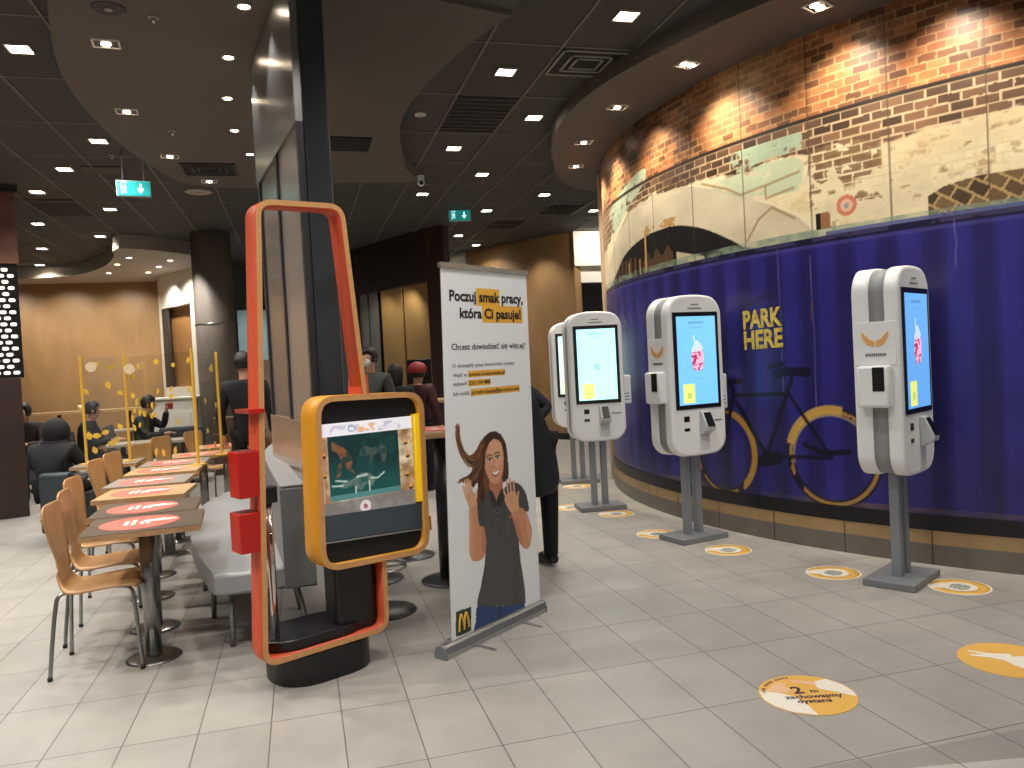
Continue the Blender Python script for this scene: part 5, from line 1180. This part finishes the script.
    te += [('che', 'wai'), ('wai', 'pel'), ('che', 'nk')]
    if not seated: T('hem', .145 if not coat else .21, pelz + Vector((0, 0, -hem))); te.append(('pel', 'hem'))
    for s in 'LR':
        T('sh' + s, .084); T('el' + s, .056); T('ha' + s, .042, V3('ha' + s) + (V3('el' + s) - V3('ha' + s)) * .08); te += [('che', 'sh' + s), ('sh' + s, 'el' + s), ('el' + s, 'ha' + s)]
    skinned('jacket', t, te, 'che', top, e, 2)
    t = {}; te = []
    T('pel', .118); 
    for s in 'LR':
        T('hi' + s, .098); T('kn' + s, .072); T('an' + s, .055, V3('an' + s) + Vector((0, 0, -.06))); te += [('pel', 'hi' + s), ('hi' + s, 'kn' + s), ('kn' + s, 'an' + s)]
    skinned('trousers', t, te, 'pel', trousers, e, 2)
    for s in 'LR':
        a, b = V3('an' + s), V3('to' + s); d = (b - a); d.z = 0; d.normalize()
        m = MB(); m.tube([a - d * .05 + Vector((0, 0, -.035)), a + Vector((0, 0, -.03)), a + d * .1 + Vector((0, 0, -.04)), b + d * .04 + Vector((0, 0, -.01))], [.034, .048, .042, .028], 12)
        z0 = min(v.co.z for v in m.bm.verts)
        m.build('shoe', shoes, e)
    return e
def stand_pose(lean=(0, 0), bend=0.):
    J = dict(pel=(0, 0, .96), wai=(0, .0, 1.12), che=(0, .02, 1.34), nek=(0, .02, 1.50), hed=(0, -.01, 1.655))
    for s, q in (('L', 1), ('R', -1)):
        J.update({'sh' + s: (q * .19, .03, 1.42), 'el' + s: (q * .26, .05, 1.13), 'ha' + s: (q * .25, -.08, .90), 'hi' + s: (q * .09, 0, .90), 'kn' + s: (q * .10, -.02, .5), 'an' + s: (q * .11, .02, .09), 'to' + s: (q * .13, -.13, .035)})
    return J
def sit_pose(z=.5):
    J = dict(pel=(0, 0, z + .06), wai=(0, .02, z + .22), che=(0, .0, z + .42), nek=(0, -.03, z + .57), hed=(0, -.09, z + .70))
    for s, q in (('L', 1), ('R', -1)):
        J.update({'sh' + s: (q * .18, 0, z + .49), 'el' + s: (q * .24, -.12, z + .26), 'ha' + s: (q * .12, -.34, z + .28), 'hi' + s: (q * .1, -.03, z + .04), 'kn' + s: (q * .13, -.42, z + .04), 'an' + s: (q * .13, -.42, .09), 'to' + s: (q * .14, -.56, .035)})
    return J
person((-.56, 8.72, 0), R(175), 'man in a black jacket standing with his back turned behind the tables', stand_pose(), blackcloth, blackcloth)
J = stand_pose(); J.update(toL=(.09, .17, .035), toR=(-.12, .17, .035), wai=(-.06, 0, 1.1), che=(-.18, -.02, 1.30), nek=(-.32, -.05, 1.42), hed=(-.44, -.09, 1.50), shL=(-.10, .1, 1.37), elL=(.16, .02, 1.17), haL=(-.12, -.02, 1.04), shR=(-.24, -.2, 1.28), elR=(-.3, -.3, 1.02), haR=(-.42, -.38, .9), pel=(.0, 0, .93))
person((1.62, 5.5, 0), R(10), 'person in dark navy coat leaning forward behind the banner', J, navycloth, blackcloth, coat=True)
J = sit_pose(.47); J.update(che=(0, -.05, .83), nek=(0, -.1, .95), hed=(0, -.17, 1.06), shL=(.18, -.06, .9), shR=(-.18, -.06, .9))
person((-2.40, 8.62, 0), R(170), 'guest in a black hoodie sitting with back turned beside the brown pillar', J, blackcloth, blackcloth, hood=True)
person((-3.63, 12.1, 0), R(-10), 'dark haired guest half hidden behind the brown pillar', sit_pose(.5), mat('brown_jumper', '#2a1c18', .8), blackcloth)
person((-2.86, 12.0, 0), R(90), 'curly haired guest in black seated by the far tables', sit_pose(.47), blackcloth, blackcloth)
J = sit_pose(.5); J.update(haL=(.06, -.3, 1.12), elL=(.2, -.2, .86))
person((-2.2, 12.35, 0), R(80), 'guest in dark jacket seated in profile holding a red cup', J, mat('dark_teal_jacket', '#121c22', .7), blackcloth)
cp2 = MB(); cp2.cyl(0, 0, 0, .1, .032, .042); tag(cp2.build('paper_cup', mat('red_cup', '#c9483c', .5), None, (-1.84, 12.36, 1.12)), 'red paper cup in the hand of the seated guest', 'cup')
gtop = mat('grey_uniform', '#33352f', .7); maskm = mat('mask_white', '#c9c4bb', .7)
person((.78, 9.1, 0), R(-35), 'cashier in grey uniform with face mask behind the orange loop', stand_pose(), gtop, blackcloth, maskm=maskm)
J = stand_pose(); 
for k in J: J[k] = (J[k][0], J[k][1], J[k][2] * .875)
person((1.13, 9.6, 0), R(150), 'dark haired worker behind the counter right of the masked cashier', J, blackcloth, blackcloth, hairlong=.2)
redm = mat('red_cap', '#8e1f22', .6)
person((1.42, 9.75, 0), R(140), 'worker in a red cap behind the counter', J, mat('dark_red_shirt', '#3c1517', .7), blackcloth, cap=redm)
o = MB().prism([(-.4, 0), (.05, 0), (.06, .1), (.0, .18), (-.1, .22), (-.2, .19), (-.33, .22), (-.42, .1)], -.1, .1, 'y', bev=.03).build('red_bag', mat('red_cloth', '#9c1a18', .7, noise_amt=.3), None, (.4, 9.3, 1.27)); 
bs = MB().box(-.45, .06, -.2, .2, 0, 1.27, .01).build('side_cabinet', pm, None, (.4, 9.3, 0)); tag(bs, 'dark cabinet behind the orange loop carrying a red bag', 'cabinet'); tag(o, 'crumpled red bag on the dark cabinet behind the orange loop', 'bag')

# ------------------------------------------------------------------ world and view
w_ = bpy.data.worlds.new('world'); sc.world = w_; w_.use_nodes = True; bg = w_.node_tree.nodes['Background']; bg.inputs[0].default_value = (1, .99, .97, 1); bg.inputs[1].default_value = .22
sc.view_settings.view_transform = 'Standard'; sc.view_settings.look = 'None'; sc.view_settings.gamma = 1; sc.view_settings.exposure = .35
